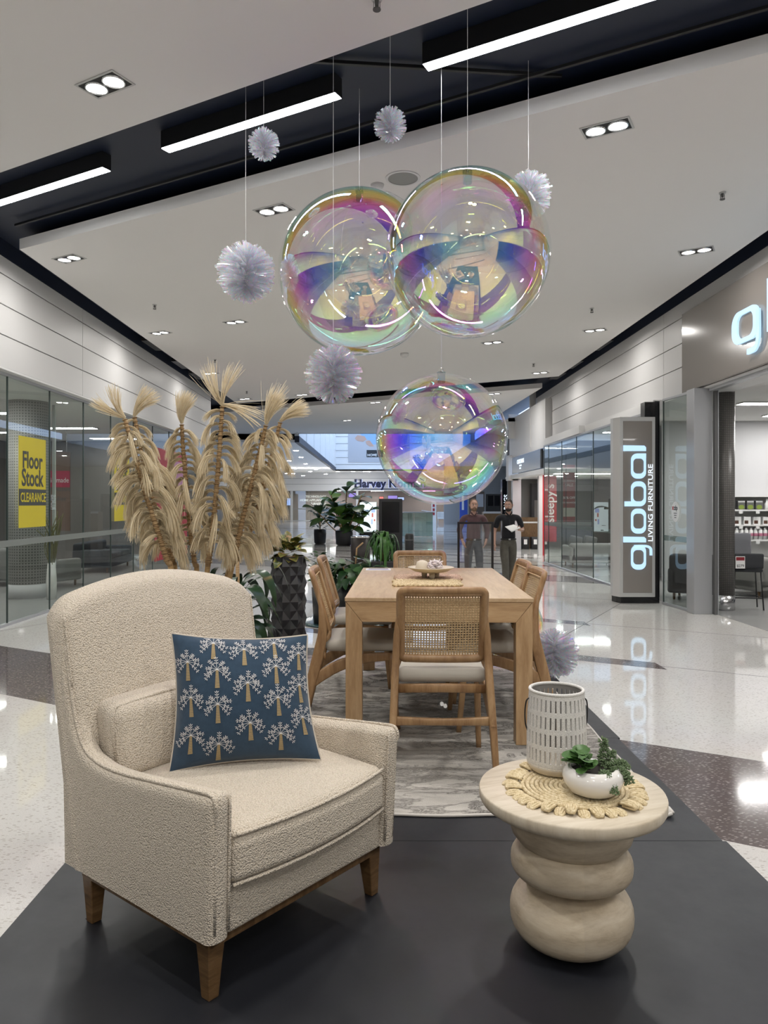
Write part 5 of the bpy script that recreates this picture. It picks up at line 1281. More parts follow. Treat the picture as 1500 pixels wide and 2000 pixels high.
# shelving with products
sh_ = thing('product_shelves', 'white wall shelves of cleaning products at the right edge', 'shelving', (7.55, 15.75, .004))
SHZ = [.52, .91, 1.23, 1.55]
MB().box(0,.03,0,.4,0,1.84).box(1.87,1.9,0,.4,0,1.84).box(.0,1.9,.385,.4,0,1.84).box(.95,.97,.0,.385,.0,1.55).box(0,1.9,0,.4,1.82,1.84).obj('carcass', M['white'], sh_)
for z in SHZ: MB().box(.03, 1.87, 0, .385, z - .03, z).obj('shelf', M['white'], sh_)
for z in SHZ[1:]:
    for k in range(5): MB().box(.12 + k*.36, .20 + k*.36, -.006, 0, z - .085, z - .005).obj('shelf_label', M['white'], sh_)
rq = random.Random(9)
lime = mat('lime_print', (.22,.30,.05), .5); pink = mat('pink_print', (.55,.20,.30), .5); brn = mat('brown_print', (.09,.045,.03), .5)
def product(kind, x, z, label, group):
    t = thing(kind, label, 'product', (7.55 + x, 15.80, z + .004), 0, group)
    if kind == 'product_box':
        MB().box(-.075,.075,0,.10,0,.19).obj('carton', M['groove'], t); MB().prism(rrect(-.06,.06,.01,.10,.045,5), 0, .002, lambda u, v, h: (u, -h, v)).obj('print', lime, t); MB().box(-.072,.072,-.002,0,.155,.188).obj('print', M['white'], t)
    elif kind == 'care_kit':
        MB().box(-.075,.075,0,.10,0,.17).obj('carton', M['white'] , t); MB().box(-.06,.02,-.002,0,.02,.09).obj('print', brn, t)
    elif kind == 'spray_bottle':
        MB().lathe([(.045,0),(.048,.02),(.046,.12),(.02,.16),(.016,.19)], 16).obj('bottle', M['white'], t, True); MB().box(-.02,.05,-.012,.012,.185,.225).box(.03,.042,-.006,.006,.15,.19).obj('trigger', M['white'], t)
    elif kind == 'pink_bottle':
        MB().lathe([(.04,0),(.042,.2),(.02,.22),(.02,.25)], 14).obj('bottle', M['white'], t, True); MB().lathe([(.0425,.08),(.0425,.14)], 14, cap0=False, cap1=False).obj('band', pink, t, True)
    else:
        MB().lathe([(.032,0),(.033,.15),(.03,.16)], 14).obj('can', M['white'], t, True); MB().lathe([(.033,.12),(.033,.2),(.02,.215)], 14).obj('cap', mat('blue_cap', (.01,.015,.10), .4), t, True)
for k in range(6): product('product_box', .12 + k*.19 + (.19 if k > 2 else 0) + .08, SHZ[3], 'dark box with lime print on the top shelf, ' + nth(k, 6), 'lime print boxes on the top shelf')
product('spray_bottle', .77, SHZ[3], 'white spray bottle in the middle of the top shelf', None) if False else None
for x, z, lb in ((.74, SHZ[3], 'white trigger spray bottle among the boxes on the top shelf'), (1.70, SHZ[2], 'white trigger spray bottle at the right of the second shelf')): product('spray_bottle', x, z, lb, 'spray bottles on the shelves')
for k in range(7): product('care_kit', .12 + k*.205, SHZ[2], 'white and brown care kit box on the second shelf, ' + nth(k, 7), 'care kits on the second shelf')
for k in range(8): product('pink_bottle', .10 + k*.10, SHZ[1], 'white bottle with pink band on the third shelf, ' + nth(k, 8), 'pink banded bottles')
for k in range(5): product('spray_can', 1.06 + k*.085, SHZ[1], 'white can with blue cap on the third shelf, ' + nth(k, 5), 'blue capped cans')
struct(MB().box(6.2, 13, 16.15, 16.2, 0, 3.48).obj('wall_shelf_back', M['shop_wall']))

# ================================================================ banners and posters
def banner(name, label, x0, x1, y, z0, z1, m, lines, rot=False, cat='banner'):
    b = thing(name, label, cat, (0,0,0)); MB().box(x0, x1, y, y + .02, z0, z1).obj('panel', m, b)
    for s, u, v, size, mm, kw in lines: words(s, (up_front if rot else on_front)(x0 + u, y - .002, z0 + v), size, mm, b, 'lettering', .003, **kw)
    return b
redb = mat('banner_red', (.36,.025,.03), .5); redp = mat('poster_red', (.30,.05,.045), .5)
X0 = (1064 - CX)/FPX*24.5; X1 = (1087 - CX)/FPX*24.5
banner('red_banner', 'tall red banner with sleepy\'s lettering reading upwards, behind the glass', X0, X1, 24.5, .42, 2.58, redb, [("sleepy's", .30, .62, .42, M['white'], dict(bold=.006))], True)
MB_ = tag(MB().box((1060 - CX)/FPX*24, (1064 - CX)/FPX*24, 23.98, 24.1, 0, 2.60).obj('red_post', mat('bright_red', (.52,.012,.02), .4)), 'narrow bright red post at the left of the red banner', 'post')
X0 = (1100 - CX)/FPX*22.5; w = (1123 - 1100)/FPX*22.5
banner('sale_poster', 'red clearance sale poster with cream lettering behind the far right glass', X0, X0 + w, 22.5, 1.02, 2.85, redp, [('CLEARANCE', w/2, 1.32, .075, M['white'], dict(align='CENTER')), ('SALE', w/2, 1.18, .12, M['white'], dict(align='CENTER')), ('50% OFF', w/2, .80, .10, M['white'], dict(align='CENTER', bold=.002)), ('STOREWIDE', w/2, .66, .072, M['white'], dict(align='CENTER'))])
MB().box(X0, X0 + w, 22.49, 22.498, 1.28, 1.55).obj('cream_strip', mat('cream_paper', (.55,.5,.42), .6), bpy.data.objects['sale_poster'])
# next shop's sign on the right
sg = thing('shop_sign', 'dark grey shop sign with white lettering beyond the right glass', 'sign', (0,0,0))
MB().box(4.775, 4.82, 21.75, 26.3, 2.72, 3.27).obj('panel', mat('slate_sign', (.075,.08,.085), .2), sg); MB().box(4.77, 4.83, 21.60, 21.75, 2.72, 3.27).obj('edge', M['black'], sg)
words('CURTAINS', on_right(4.772, 25.35, 3.02), .20, M['sign_white'], sg, 'lettering', .01, .004, sx=1.25); 
for k, z in enumerate((2.92, 2.83)): words(('BLINDS', 'RUGS')[k], on_right(4.772, 24.95, z), .075, M['sign_white'], sg, 'lettering', .006, .001, sx=1.6)
rp_ = thing('rug_shop_pylon', 'black pylon with white RUGS lettering behind the man in black', 'sign', (0,0,0))
MB().box((981 - CX)/FPX*39, (1003 - CX)/FPX*39, 39, 39.5, 0, 2.92).obj('body', M['black_gloss'], rp_)
words('RUGS', up_front((992.5 - CX)/FPX*39, 38.995, 1.33), .32, M['sign_white'], rp_, 'lettering', .01, .006)
# arch light and goods of the shop under that sign
ar = thing('arch_light', 'glowing arched light strip in the shop under the dark sign', 'light', (0,0,0))
MB().tube([(5.35 + .22*sin(q), 28.985, 1.75 + .62*cos(q)) for q in [pi*i/14 for i in range(15)]], .022, 6).obj('tube', mat('arch_glow', (.8,1,1), .5, emit=(.75,.95,1), estr=3), ar, True)
ct = thing('wooden_counter', 'brown wooden counter with white top in the shop under the dark sign', 'counter', (5.3, 28.0, 0)); MB().box(0,.9,0,.5,0,1.15).obj('body', M['walnut_h'], ct); MB().box(-.03,.95,-.03,.5,.93,.99).obj('band', M['white'], ct)
for k in range(3):
    q = thing('black_case', 'black case in front of the wooden counter, ' + nth(k, 3), 'case', (5.42 + .36*k, 27.3, 0), 0, 'black cases by the counter'); MB().rbox(-.15,.15,-.15,.15,0,.45,.03,2,2).obj('body', M['black'], q, True); MB().box(-.06,.06,-.152,-.15,.18,.36).obj('label', M['white'], q)
dkp = thing('dark_display_wall', 'black display cabinet behind the wooden counter', 'cabinet', (5.95, 28.6, 0)); MB().box(0,.7,0,.3,1.0,2.45).obj('carcass', M['black'], dkp); MB().box(.1,.6,-.01,0,1.1,1.8).obj('door', M['shop_dark'], dkp)

# ================================================================ left shop contents
m2 = mat('perforated_column', (.30,.29,.28), .5); t = NT(m2); br2 = t.n('ShaderNodeTexBrick', Vector=t.n('ShaderNodeTexCoord').outputs['UV'], Scale=1.0, Mortar_Size=.14, Brick_Width=.5, Row_Height=.5, Color1=(.13,.13,.125), Color2=(.16,.155,.15), Mortar=(.42,.41,.39)); br2.offset = 0; t.col(br2.outputs[0])
tile_column('perforated_column', 'large round perforated metal column behind the left glass', -6.3, 13.4, .34, .25, 3.52, .05, m2, M['shop_wall'])
MB().box(-5.98, -5.93, 13.65, 13.70, 0, 3.5).obj('trim_15', M['white'], kind='structure')
yel = mat('poster_yellow', (.62,.52,.03), .5); gry = mat('poster_grey', (.06,.065,.06), .5)
def clearance(y0, label):
    b = thing('clearance_poster', label, 'poster', (0,0,0), 0, 'yellow clearance posters on the left glass')
    MB().box(-5.105, -5.100, y0, y0 + .86, 1.34, 2.66).obj('sheet', yel, b); MB().box(-5.100, -5.0975, y0, y0 + .86, 1.66, 1.90).obj('strip', gry, b)
    f = lambda z, o: on_left(-5.0985, y0 + o, z)
    words('Floor', f(2.21, .10), .34, gry, b, 'lettering', .002, .007, sx=.86); words('Stock', f(1.95, .08), .35, gry, b, 'lettering', .002, .007, sx=.86)
    words('CLEARANCE', lambda u, v, h: f(1.715, .04)(u, v, h + .002), .19, yel, b, 'lettering', .002, .003, sx=.76)
clearance(10.56, 'yellow Floor Stock CLEARANCE poster at the left edge of the photo'); clearance(14.40, 'second yellow CLEARANCE poster, beside the leftmost pampas stalk')
brw = mat('poster_brown', (.185,.125,.10), .6); crm = mat('poster_crimson', (.40,.045,.09), .5)
b = None; b = banner('aussie_poster', 'brown hanging poster with crimson Aussie made strip behind the left glass', -7.86, -7.12, 17.2, 1.05, 2.88, brw, [('for Aussie', .16, .92, .145, M['groove'], {}), ('families', .22, .70, .145, M['groove'], {})])
MB().box(-7.86, -7.12, 17.19, 17.2, 2.06, 2.44).obj('strip', crm, b); MB().tube([(-7.8, 17.21, 2.86), (-7.8, 17.21, 3.52)], .006, 5).obj('wire', M['steel'], b); MB().tube([(-7.2, 17.21, 2.86), (-7.2, 17.21, 3.52)], .006, 5).obj('wire', M['steel'], b); words('Aussie made', on_front(-7.83, 17.188, 2.17), .165, M['white'], b, 'lettering', .003, sx=.82)
sofa('left_shop_sofa', 'pale sofa behind the left glass, near the column', -7.2, 15.3, R_(160), 2.0, .9, mat('mid_grey_fabric', (.24,.24,.235), .9), .78)
sofa('left_shop_daybed', 'dark sofa farther behind the left glass', -7.0, 19.0, R_(95), 2.2, .9, mat('slate_fabric', (.06,.07,.085), .9), .72)
vz = thing('branch_vase', 'white vase of dried greenish branches behind the left glass', 'vase', (-5.75, 13.1, .004)); MB().lathe([(.08,0),(.09,.3),(.07,.62),(.06,.64)], 20).obj('vase', M['gloss_white'], vz, True)
mb = MB(); rv = random.Random(2)
for k in range(22): mb.tube(curve_pts([(rv.uniform(-.03,.03), rv.uniform(-.03,.03), .5), (rv.uniform(-.10,.10), rv.uniform(-.10,.10), .95), (rv.uniform(-.2,.2), rv.uniform(-.2,.2), rv.uniform(1.15,1.6))], 4), .008, 5)
mb.obj('branch', mat('dry_green', (.17,.16,.07), .8), vz, True)
lp = thing('arc_lamp', 'floor lamp with warm dome shade behind the left glass', 'lamp', (-8.1, 17.6, .004)); MB().tube(curve_pts([(0,0,0), (0,0,1.3), (.15,0,1.72), (.4,0,1.75)], 5), .012, 6).obj('stem', M['black'], lp, True); MB().lathe([(.20,1.50),(.18,1.60),(.10,1.68),(.02,1.70)], 20, c=(.42,0,0), cap0=False).obj('shade', mat('warm_shade', (.8,.55,.25), .5, emit=(1,.6,.25), estr=1.2), lp, True); MB().lathe([(.14,0),(.14,.02)], 20).obj('base', M['black'], lp, True)
ctf = thing('black_cat_figure', 'black cat figure with pointed ears at the left photo edge', 'figurine', onz(3, 1212, 0) + Vector((-.42, 0, .004))); pl = MB(); pl.rbox(-.14,.14,-.14,.14,0,.60,.01,2,2); pl.obj('plinth', M['shop_wall'], ctf)
MB().lathe([(.05,.60),(.085,.63),(.08,.80),(.055,.98),(.04,1.06)], 16).ball((0,0,1.12), .075, 16, 10).tube([(-.05,0,1.16), (-.065,0,1.25)], [.028,.004], 6).tube([(.05,0,1.16), (.065,0,1.25)], [.028,.004], 6).tube([(-.03,.05,.60), (-.03,-.06,.60), (-.03,-.06,.85)], .02, 6).obj('body', M['black'], ctf, True)
# pink and red window graphics of the store at the far left
wg = thing('window_graphic', 'red and pink window graphic behind the pampas at the far left shopfront', 'poster', (0,0,0)); MB().box(-5.105, -5.10, 17.0, 19.9, .35, 2.98).obj('sheet', mat('graphic_red', (.42,.04,.055), .5), wg); MB().box(-5.10, -5.098, 18.6, 19.9, 1.9, 2.75).obj('pink_field', mat('graphic_pink', (.50,.24,.40), .5), wg)
mb = MB()
for k in range(3): mb.prism([(.15 + .0*k, .5 + .42*k), (.75, .5 + .42*k), (.75, .8 + .42*k), (.15, .8 + .42*k)], 0, .003, on_left(-5.099, 18.0, .4)) if k == 9 else None
words('S', on_left(-5.098, 18.05, .8), .9, M['white'], wg, 'lettering', .003, .01); words('SALE', on_left(-5.098, 17.1, .55), .30, M['white'], wg, 'lettering', .003, .006) if False else None
# shop ceiling lights
def shop_light(x0, x1, y0, y1, z, label, lamp='shop_lamp'):
    t = thing('shop_light', label, 'light', ((x0 + x1)/2, (y0 + y1)/2, z), 0, 'ceiling panels inside the shops'); w, d = (x1 - x0)/2, (y1 - y0)/2
    MB().box(-w - .02, w + .02, -d - .02, d + .02, .0, .02).obj('frame', M['alu_light'], t); MB().box(-w, w, -d, d, -.004, 0).obj('diffuser', M[lamp], t)
for x, y, lb in ((-6.6, 9.5, 'nearest the glass'), (-6.9, 12.0, 'before the column'), (-7.4, 14.9, 'past the column'), (-7.4, 17.9, 'middle'), (-7.4, 20.8, 'far end'), (-9.6, 11.0, 'rear, nearest'), (-9.6, 15.0, 'rear, middle'), (-9.6, 19.0, 'rear, far')):
    shop_light(x - .6, x + .6, y - .15, y + .15, 3.495, 'ceiling light panel in the left shop, ' + lb, 'shop_lamp_dim')
for x, y, lb in ((7.2, 13.2, 'right shop, above the stools'), (8.6, 15.0, 'right shop, above the shelves'), (7.2, 10.2, 'right shop, near the door'), (6.4, 18.5, 'right shop, above the pale sofa'), (6.4, 4.5, 'right shop, outside the photo')):
    shop_light(x - .75, x + .75, y - .12, y + .12, 3.455, 'ceiling light panel in the ' + lb)
shop_light(5.6, 6.8, 25.2, 25.5, 2.60, 'ceiling light panel in the shop under the dark sign')
shop_light(5.5, 7.4, 22.9, 23.2, 2.60, 'ceiling light panel above the red banner')
# ================================================================ far end of the mall
hs = thing('store_sign', 'large dark blue Harvey Norman lettering on the far store fascia', 'sign', (0,0,0))
nav = mat('sign_navy', (.008,.014,.06), .5)
X0 = (692 - CX)/FPX*70
sr = MB(); F0 = on_front(X0, 69.97, 3.18); text_bm(sr, 'Harvey Norman', F0, 1.02, .05, 0, .05, 'LEFT', 1.02, .98)
for u0, u1, v in ((0,.32,0), (.36,.68,0), (0,.32,.66), (.36,.68,.66), (1.95,2.2,0), (3.98,4.25,.66), (3.98,4.25,0)): sr.prism([(u0, v), (u1, v), (u1, v + .06), (u0, v + .06)], 0, .05, F0)
sr.obj('lettering', nav, hs); MB().box(X0, X0 + 8.1, 69.92, 69.97, 2.96, 3.03).obj('underline', nav, hs)
words('Harvey Norman', on_front(X0 + .04, 69.985, 3.16), 1.02, mat('sign_halo', (.6,.65,.9), .5, emit=(.45,.5,.85), estr=.5), hs, 'halo', .01, .075, sx=.98)
tx = thing('store_wall_text', 'white lettering naming departments on the brown store wall', 'sign', (0,0,0))
for k, s in enumerate(('TECHNOLOGY', 'HOME APPLIANCES', 'FURNITURE', 'BEDDING')): words(s, on_front((637 - CX)/FPX*73.5 , 73.55, 2.22 - .36*k), .30, M['white'], tx, 'lettering', .02, .004, 'RIGHT')
scn = mat('screen_violet', (.1,.1,.2), .3, emit=(.35,.25,.75), estr=.7); scr = mat('screen_red', (.2,.05,.05), .3, emit=(.9,.25,.2), estr=.6); scb = mat('screen_blue', (.1,.1,.3), .3, emit=(.45,.6,1.0), estr=.9)
for px, py, w, h, mm, lb in ((688,967,14,8,scn,'small violet screen in the far store, left of the fig tip'), (565,980,9,14,scb,'small blue screen in the far store at the far left'), (767,972,18,8,scn,'violet screen in the far store above the black display'), (745,973,8,6,scr,'red screen in the far store beside the directory'), (783,974,12,5,scb,'pale blue screen under the lowest bubble')):
    c = at(px, py, 73.535); k = 73.535/FPX; t = thing('store_screen', lb, 'screen', c, 0, 'screens in the far store'); MB().box(-w*k/2 - .03, w*k/2 + .03, .0, .06, -h*k/2 - .03, h*k/2 + .03).obj('bezel', M['black'], t); MB().box(-w*k/2, w*k/2, -.01, 0, -h*k/2, h*k/2).obj('display', mm, t)
for px in (600, 628, 655): shop_light((px - CX)/FPX*72 - .5, (px - CX)/FPX*72 + .5, 71.6, 72.0, 2.84, 'ceiling light in the far store entrance, %s' % {600: 'left', 628: 'middle', 655: 'right'}[px])
for x in (0, 5, 9): shop_light(x - .6, x + .6, 71.8, 72.2, 2.84, 'ceiling light in the far store, %s of the sign' % {0: 'below', 5: 'right', 9: 'far right'}[x])
# poster hanging in the roof light well
po = thing('hanging_poster', 'grey poster of a child in blue hanging in the roof light well', 'poster', (0,0,0)); Y = 65.955; k = Y/FPX
def pq(px, py): a_ = at(px, py, Y); return (a_.x, a_.z)
MB().box(pq(680,0)[0], pq(800,0)[0], Y, Y + .03, pq(0,903)[1], pq(0,825)[1]).obj('sheet', mat('poster_pale', (.46,.47,.50), .6), po)
def blob(pts, m, name, o): MB().prism(ccw([pq(*p) for p in pts]), 0, .01, lambda u, v, h: (u, Y - o - h, v)).obj(name, m, po)
skn = mat('poster_skin', (.50,.33,.26), .6); blob([(693,856),(698,850),(712,852),(716,858),(709,863),(698,861)], skn, 'print', .005); blob([(714,862),(722,860),(728,868),(730,872),(722,872),(716,868)], skn, 'print', .005); blob([(704,848),(706,838),(735,832),(735,868),(727,868),(720,860),(712,856)], mat('poster_blue', (.25,.42,.62), .6), 'print', .004)
MB().box(pq(716,0)[0], pq(748,0)[0], Y - .012, Y - .004, pq(0,893)[1], pq(0,879)[1]).obj('name_plate', M['black'], po); words('HOME', on_front(pq(717.5,0)[0], Y - .013, pq(0,891)[1]), .30, M['white'], po, 'lettering', .003, .006)
# balustrade round the void, directory, display, bins
bal = thing('glass_balustrade', 'teal tinted glass balustrade with handrail behind the far plants', 'balustrade', (0,0,0)); YB = 2465/(1048 - 982)
for a_, b_ in ((770, 808), (809, 845)):
    MB().box((a_ - CX)/FPX*YB, (b_ - CX)/FPX*YB, YB, YB + .03, .02, 1.20).obj('pane', M['glass_teal'], bal)
XE = (845 - CX)/FPX*YB
for k in range(4): MB().box(XE - .015, XE + .015, YB + .1 + 2.2*k, YB + 2.2 + 2.2*k, .02, 1.20).obj('pane', M['glass_teal'], bal)
MB().bar([((765 - CX)/FPX*YB, YB + .015, 1.22), (XE, YB + .015, 1.22), (XE, YB + 9, 1.22)], .06, .05).obj('handrail', M['alu'], bal)
dirc = thing('directory_screen', 'lit mall directory screen with map, on a dark base', 'screen', (0,0,0)); YD = 2465/(1061 - 982); kD = YD/FPX
def dq(px, py): a_ = at(px, py, YD); return (a_.x, a_.z)
MB().box(dq(702,0)[0], dq(736,0)[0], YD, YD + .25, 0, dq(0,1040)[1]).obj('base', M['black_soft'], dirc)
MB().box(dq(702,0)[0], dq(736,0)[0], YD + .01, YD + .25, dq(0,1040)[1], dq(0,980)[1]).obj('housing', M['alu_light'], dirc)
MB().box(dq(703.5,0)[0], dq(735,0)[0], YD - .005, YD + .01, dq(0,1038)[1], dq(0,981)[1]).obj('display', mat('directory_glow', (.8,.95,.95), .4, emit=(.78,.95,.97), estr=.95), dirc)
for a_, b_, c_, d_, mm in ((725,733,993,1001,scb), (726,729,1002,1010,scr), (725,728,1014,1024,scb), (730,733,1014,1018,scr), (716,722,1035,1037,M['black']), (712,720,1026,1027,M['groove'])):
    MB().box(dq(a_,0)[0], dq(b_,0)[0], YD - .010, YD - .005, dq(0,d_)[1], dq(0,c_)[1]).obj('map_patch', mm, dirc)
dsp = thing('display_totem', 'tall black advertising screen right of the directory', 'screen', (0,0,0)); YT = 26.5
def tq(px, py): a_ = at(px, py, YT); return (a_.x, a_.z)
MB().rbox(tq(740,0)[0], tq(786,0)[0], YT, YT + .22, 0, tq(0,974)[1], .03, 2, 2).obj('case', M['black_soft'], dsp, True); MB().box(tq(746,0)[0], tq(780,0)[0], YT - .006, YT, tq(0,1040)[1], tq(0,980)[1]).obj('screen', M['black_gloss'], dsp)
bn = thing('litter_bin', 'round dark bin with steel lid in front of the directory', 'bin', onz(704, 1100, 0)); bn.location.z = 0; MB().lathe([(.26,0),(.27,.02),(.27,.72)], 28).obj('body', mat('bin_brown', (.035,.028,.025), .4), bn, True); MB().lathe([(.275,.72),(.275,.76),(.2,.775),(.12,.775)], 28).obj('lid', M['steel'], bn, True)
bd = thing('bollard', 'black post right of the drooping plant', 'bollard', at(799.5, 1060, 13.0)); bd.location.z = 0; MB().lathe([(.075,0),(.075,1.13),(.06,1.16)], 18).obj('post', M['black'], bd, True); MB().lathe([(.078,1.04),(.078,1.06)], 18).obj('ring', M['groove'], bd, True)
# far right shop seen past the bubble
struct(MB().box(5.2, 13, 58, 58.2, 0, 4.6).obj('wall_far_right', mat('mid_grey_wall', (.33,.33,.33), .6)))
def fbox(name, label, cat, px0, px1, y0, y1, Y, m, d=.4, parts=None):
    a_ = at(px0, y1, Y); b_ = at(px1, y0, Y); t = thing(name, label, cat, (0,0,0)); MB().box(a_.x, b_.x, Y, Y + d, max(0, a_.z), b_.z).obj('body', m, t)
    for q0, q1, r0, r1, mm, nm in parts or []:
        c_ = at(q0, r1, Y); d_ = at(q1, r0, Y); MB().box(c_.x, d_.x, Y - .03, Y, c_.z, d_.z).obj(nm, mm, t)
    return t
fbox('blue_poster', 'blue upright poster left of the man in maroon', 'poster', 898, 913, 962, 1030, 52, mat('poster_blue2', (.04,.09,.45), .5), .1, [(902,906,968,996,M['white'],'print')])
fbox('red_poster', 'narrow white and red poster at the end of the glass balustrade', 'poster', 843, 852, 980, 1032, 50, M['white'], .1, [(845,849,985,990,redb,'print'), (845,849,993,998,redb,'print'), (845,849,1001,1006,redb,'print')])
fbox('dark_cabinet', 'black cabinet wall between the two men', 'cabinet', 949, 980, 965, 1032, 50, M['black'], .3, [(953,963,968,988,M['black_gloss'],'door'), (966,976,968,988,M['black_gloss'],'door')])
fbox('timber_counter', 'brown counter with glass top between the two men', 'counter', 945, 981, 1000, 1039, 44, M['walnut_h'], .8, [(944,982,999,1003,M['alu_light'],'top')])
fbox('display_board', 'brown framed display board right of the man in maroon', 'board', 916, 946, 960, 1028, 54, mat('brown_panel', (.16,.12,.09), .6), .1, [(930,944,965,990,M['shop_wall'],'print')])
for k, px in enumerate((862, 888)):
    c = onz(px, 1022, 0); c.z = 0; t = thing('white_cafe_chair', 'white lounge chair far behind the table, %s of two' % ('left', 'right')[k], 'chair', c, .5*k, 'white lounge chairs')
    MB().rbox(-.32,.32,-.3,.3,.34,.46,.05,2,3).obj('seat', M['white'], t, True); MB().rbox(-.34,.34,.22,.34,.40,.95,.06,2,3, lambda p: (p[0], p[1] - .12*(p[0]/.34)**2, p[2])).obj('backrest', M['white'], t, True)
    for sx in (-1,1):
        for sy in (-1,1): MB().tube([(sx*.26, sy*.24, .36), (sx*.3, sy*.28, 0)], .02, 6).obj('leg', M['alu_light'], t, True)
# ================================================================ framed sign stand at the end of the platform
fsn = thing('sign_stand', 'black framed clear sign holder on a pole at the far end of the platform', 'sign stand', (.822, 6.22, PZ))
W_, H_ = .302, .405; zb_ = 1.135 - PZ
for x0, x1, z0, z1 in ((-W_/2, W_/2, 0, .018), (-W_/2, W_/2, H_ - .018, H_), (-W_/2, -W_/2 + .018, .018, H_ - .018), (W_/2 - .018, W_/2, .018, H_ - .018)): MB().box(x0, x1, -.008, .008, zb_ + z0, zb_ + z1).obj('frame_rail', M['black'], fsn)
MB().box(-W_/2 + .018, W_/2 - .018, -.002, .002, zb_ + .018, zb_ + H_ - .018).obj('clear_panel', M['clear'], fsn)
MB().tube([(0,.012,.012), (0,.012,zb_ + .03)], .011, 12).obj('pole', M['black'], fsn, True); MB().lathe([(.12,0),(.12,.008),(.02,.016)], 28).obj('base', M['black'], fsn, True)
# ================================================================ two men walking up behind the table
def skin(verts, edges, radii, sub=2, smooth=True):
    me = bpy.data.meshes.new('skin'); me.from_pydata(verts, edges, []); o = bpy.data.objects.new('skin', me); COL.objects.link(o)
    md = o.modifiers.new('s', 'SKIN'); md.use_smooth_shade = True; md.branch_smoothing = .6
    for v, r in zip(me.skin_vertices[0].data, radii): v.radius = r if isinstance(r, tuple) else (r, r)
    me.skin_vertices[0].data[0].use_root = True
    sb = o.modifiers.new('u', 'SUBSURF'); sb.levels = sub; sb.render_levels = sub
    dg = bpy.context.evaluated_depsgraph_get(); out = bpy.data.meshes.new_from_object(o.evaluated_get(dg))
    vs = [v.co.copy() for v in out.vertices]; fs = [list(p.vertices) for p in out.polygons]
    bpy.data.objects.remove(o); bpy.data.meshes.remove(me); bpy.data.meshes.remove(out); return vs, fs
def chain(V, E, R, start, pts):
    p = start
    for co, r in pts: V.append(Vector(co)); R.append(r); E.append((p, len(V) - 1)); p = len(V) - 1
    return p
SKIN = mat('skin', (.56,.34,.26), .5); HAIRD = mat('dark_brown_hair', (.025,.016,.011), .6); HAIRL = mat('light_brown_hair', (.16,.095,.055), .6)
EYE_W = mat('eye_white', (.7,.68,.66), .3); EYE_D = mat('eye_dark', (.03,.02,.015), .3); LIP = mat('lip', (.40,.19,.16), .5)
def head(mb, c, yaw, tilt=0):
    # skull, jaw, nose, ears, brow; faces -y before turning
    Mx = Matrix.Translation(c) @ Matrix.Rotation(yaw, 4, 'Z') @ Matrix.Rotation(tilt, 4, 'X')
    prof = [(-.115,.030,.040,-.040),(-.108,.046,.055,-.036),(-.090,.056,.068,-.026),(-.065,.064,.080,-.014),(-.03,.070,.090,-.004),(.0,.074,.096,.002),(.03,.076,.099,.006),(.06,.073,.096,.008),(.085,.060,.080,.010),(.105,.038,.052,.012),(.115,.012,.016,.012)]
    rings = []
    for z, rx, ry, dy in prof: rings.append([Mx @ Vector((rx*cos(2*pi*j/20), dy + ry*sin(2*pi*j/20) + (.004*(abs(cos(2*pi*j/20)) < .4 and sin(2*pi*j/20) < 0 and -.02 < z < .01)), z)) for j in range(20)])
    mb.rings(rings, 0)
    def T(p): return Mx @ Vector(p)
    mb.tube([T((0,-.090,.012)), T((0,-.104,-.012)), T((0,-.116,-.032)), T((0,-.098,-.042))], [.008,.011,.015,.010], 8)
    mb.tube([T((-.012,-.098,-.036)), T((.012,-.098,-.036))], .009, 6)
    for s in (-1, 1):
        mb.tube([T((s*.074,.006,.018)), T((s*.084,.014,.010)), T((s*.083,.014,-.014)), T((s*.074,.004,-.030))], [.006,.010,.009,.005], 6)
        mb.tube([T((s*.050,-.076,.022)), T((s*.030,-.092,.026)), T((s*.012,-.094,.022))], [.005,.007,.005], 6)
    return Mx
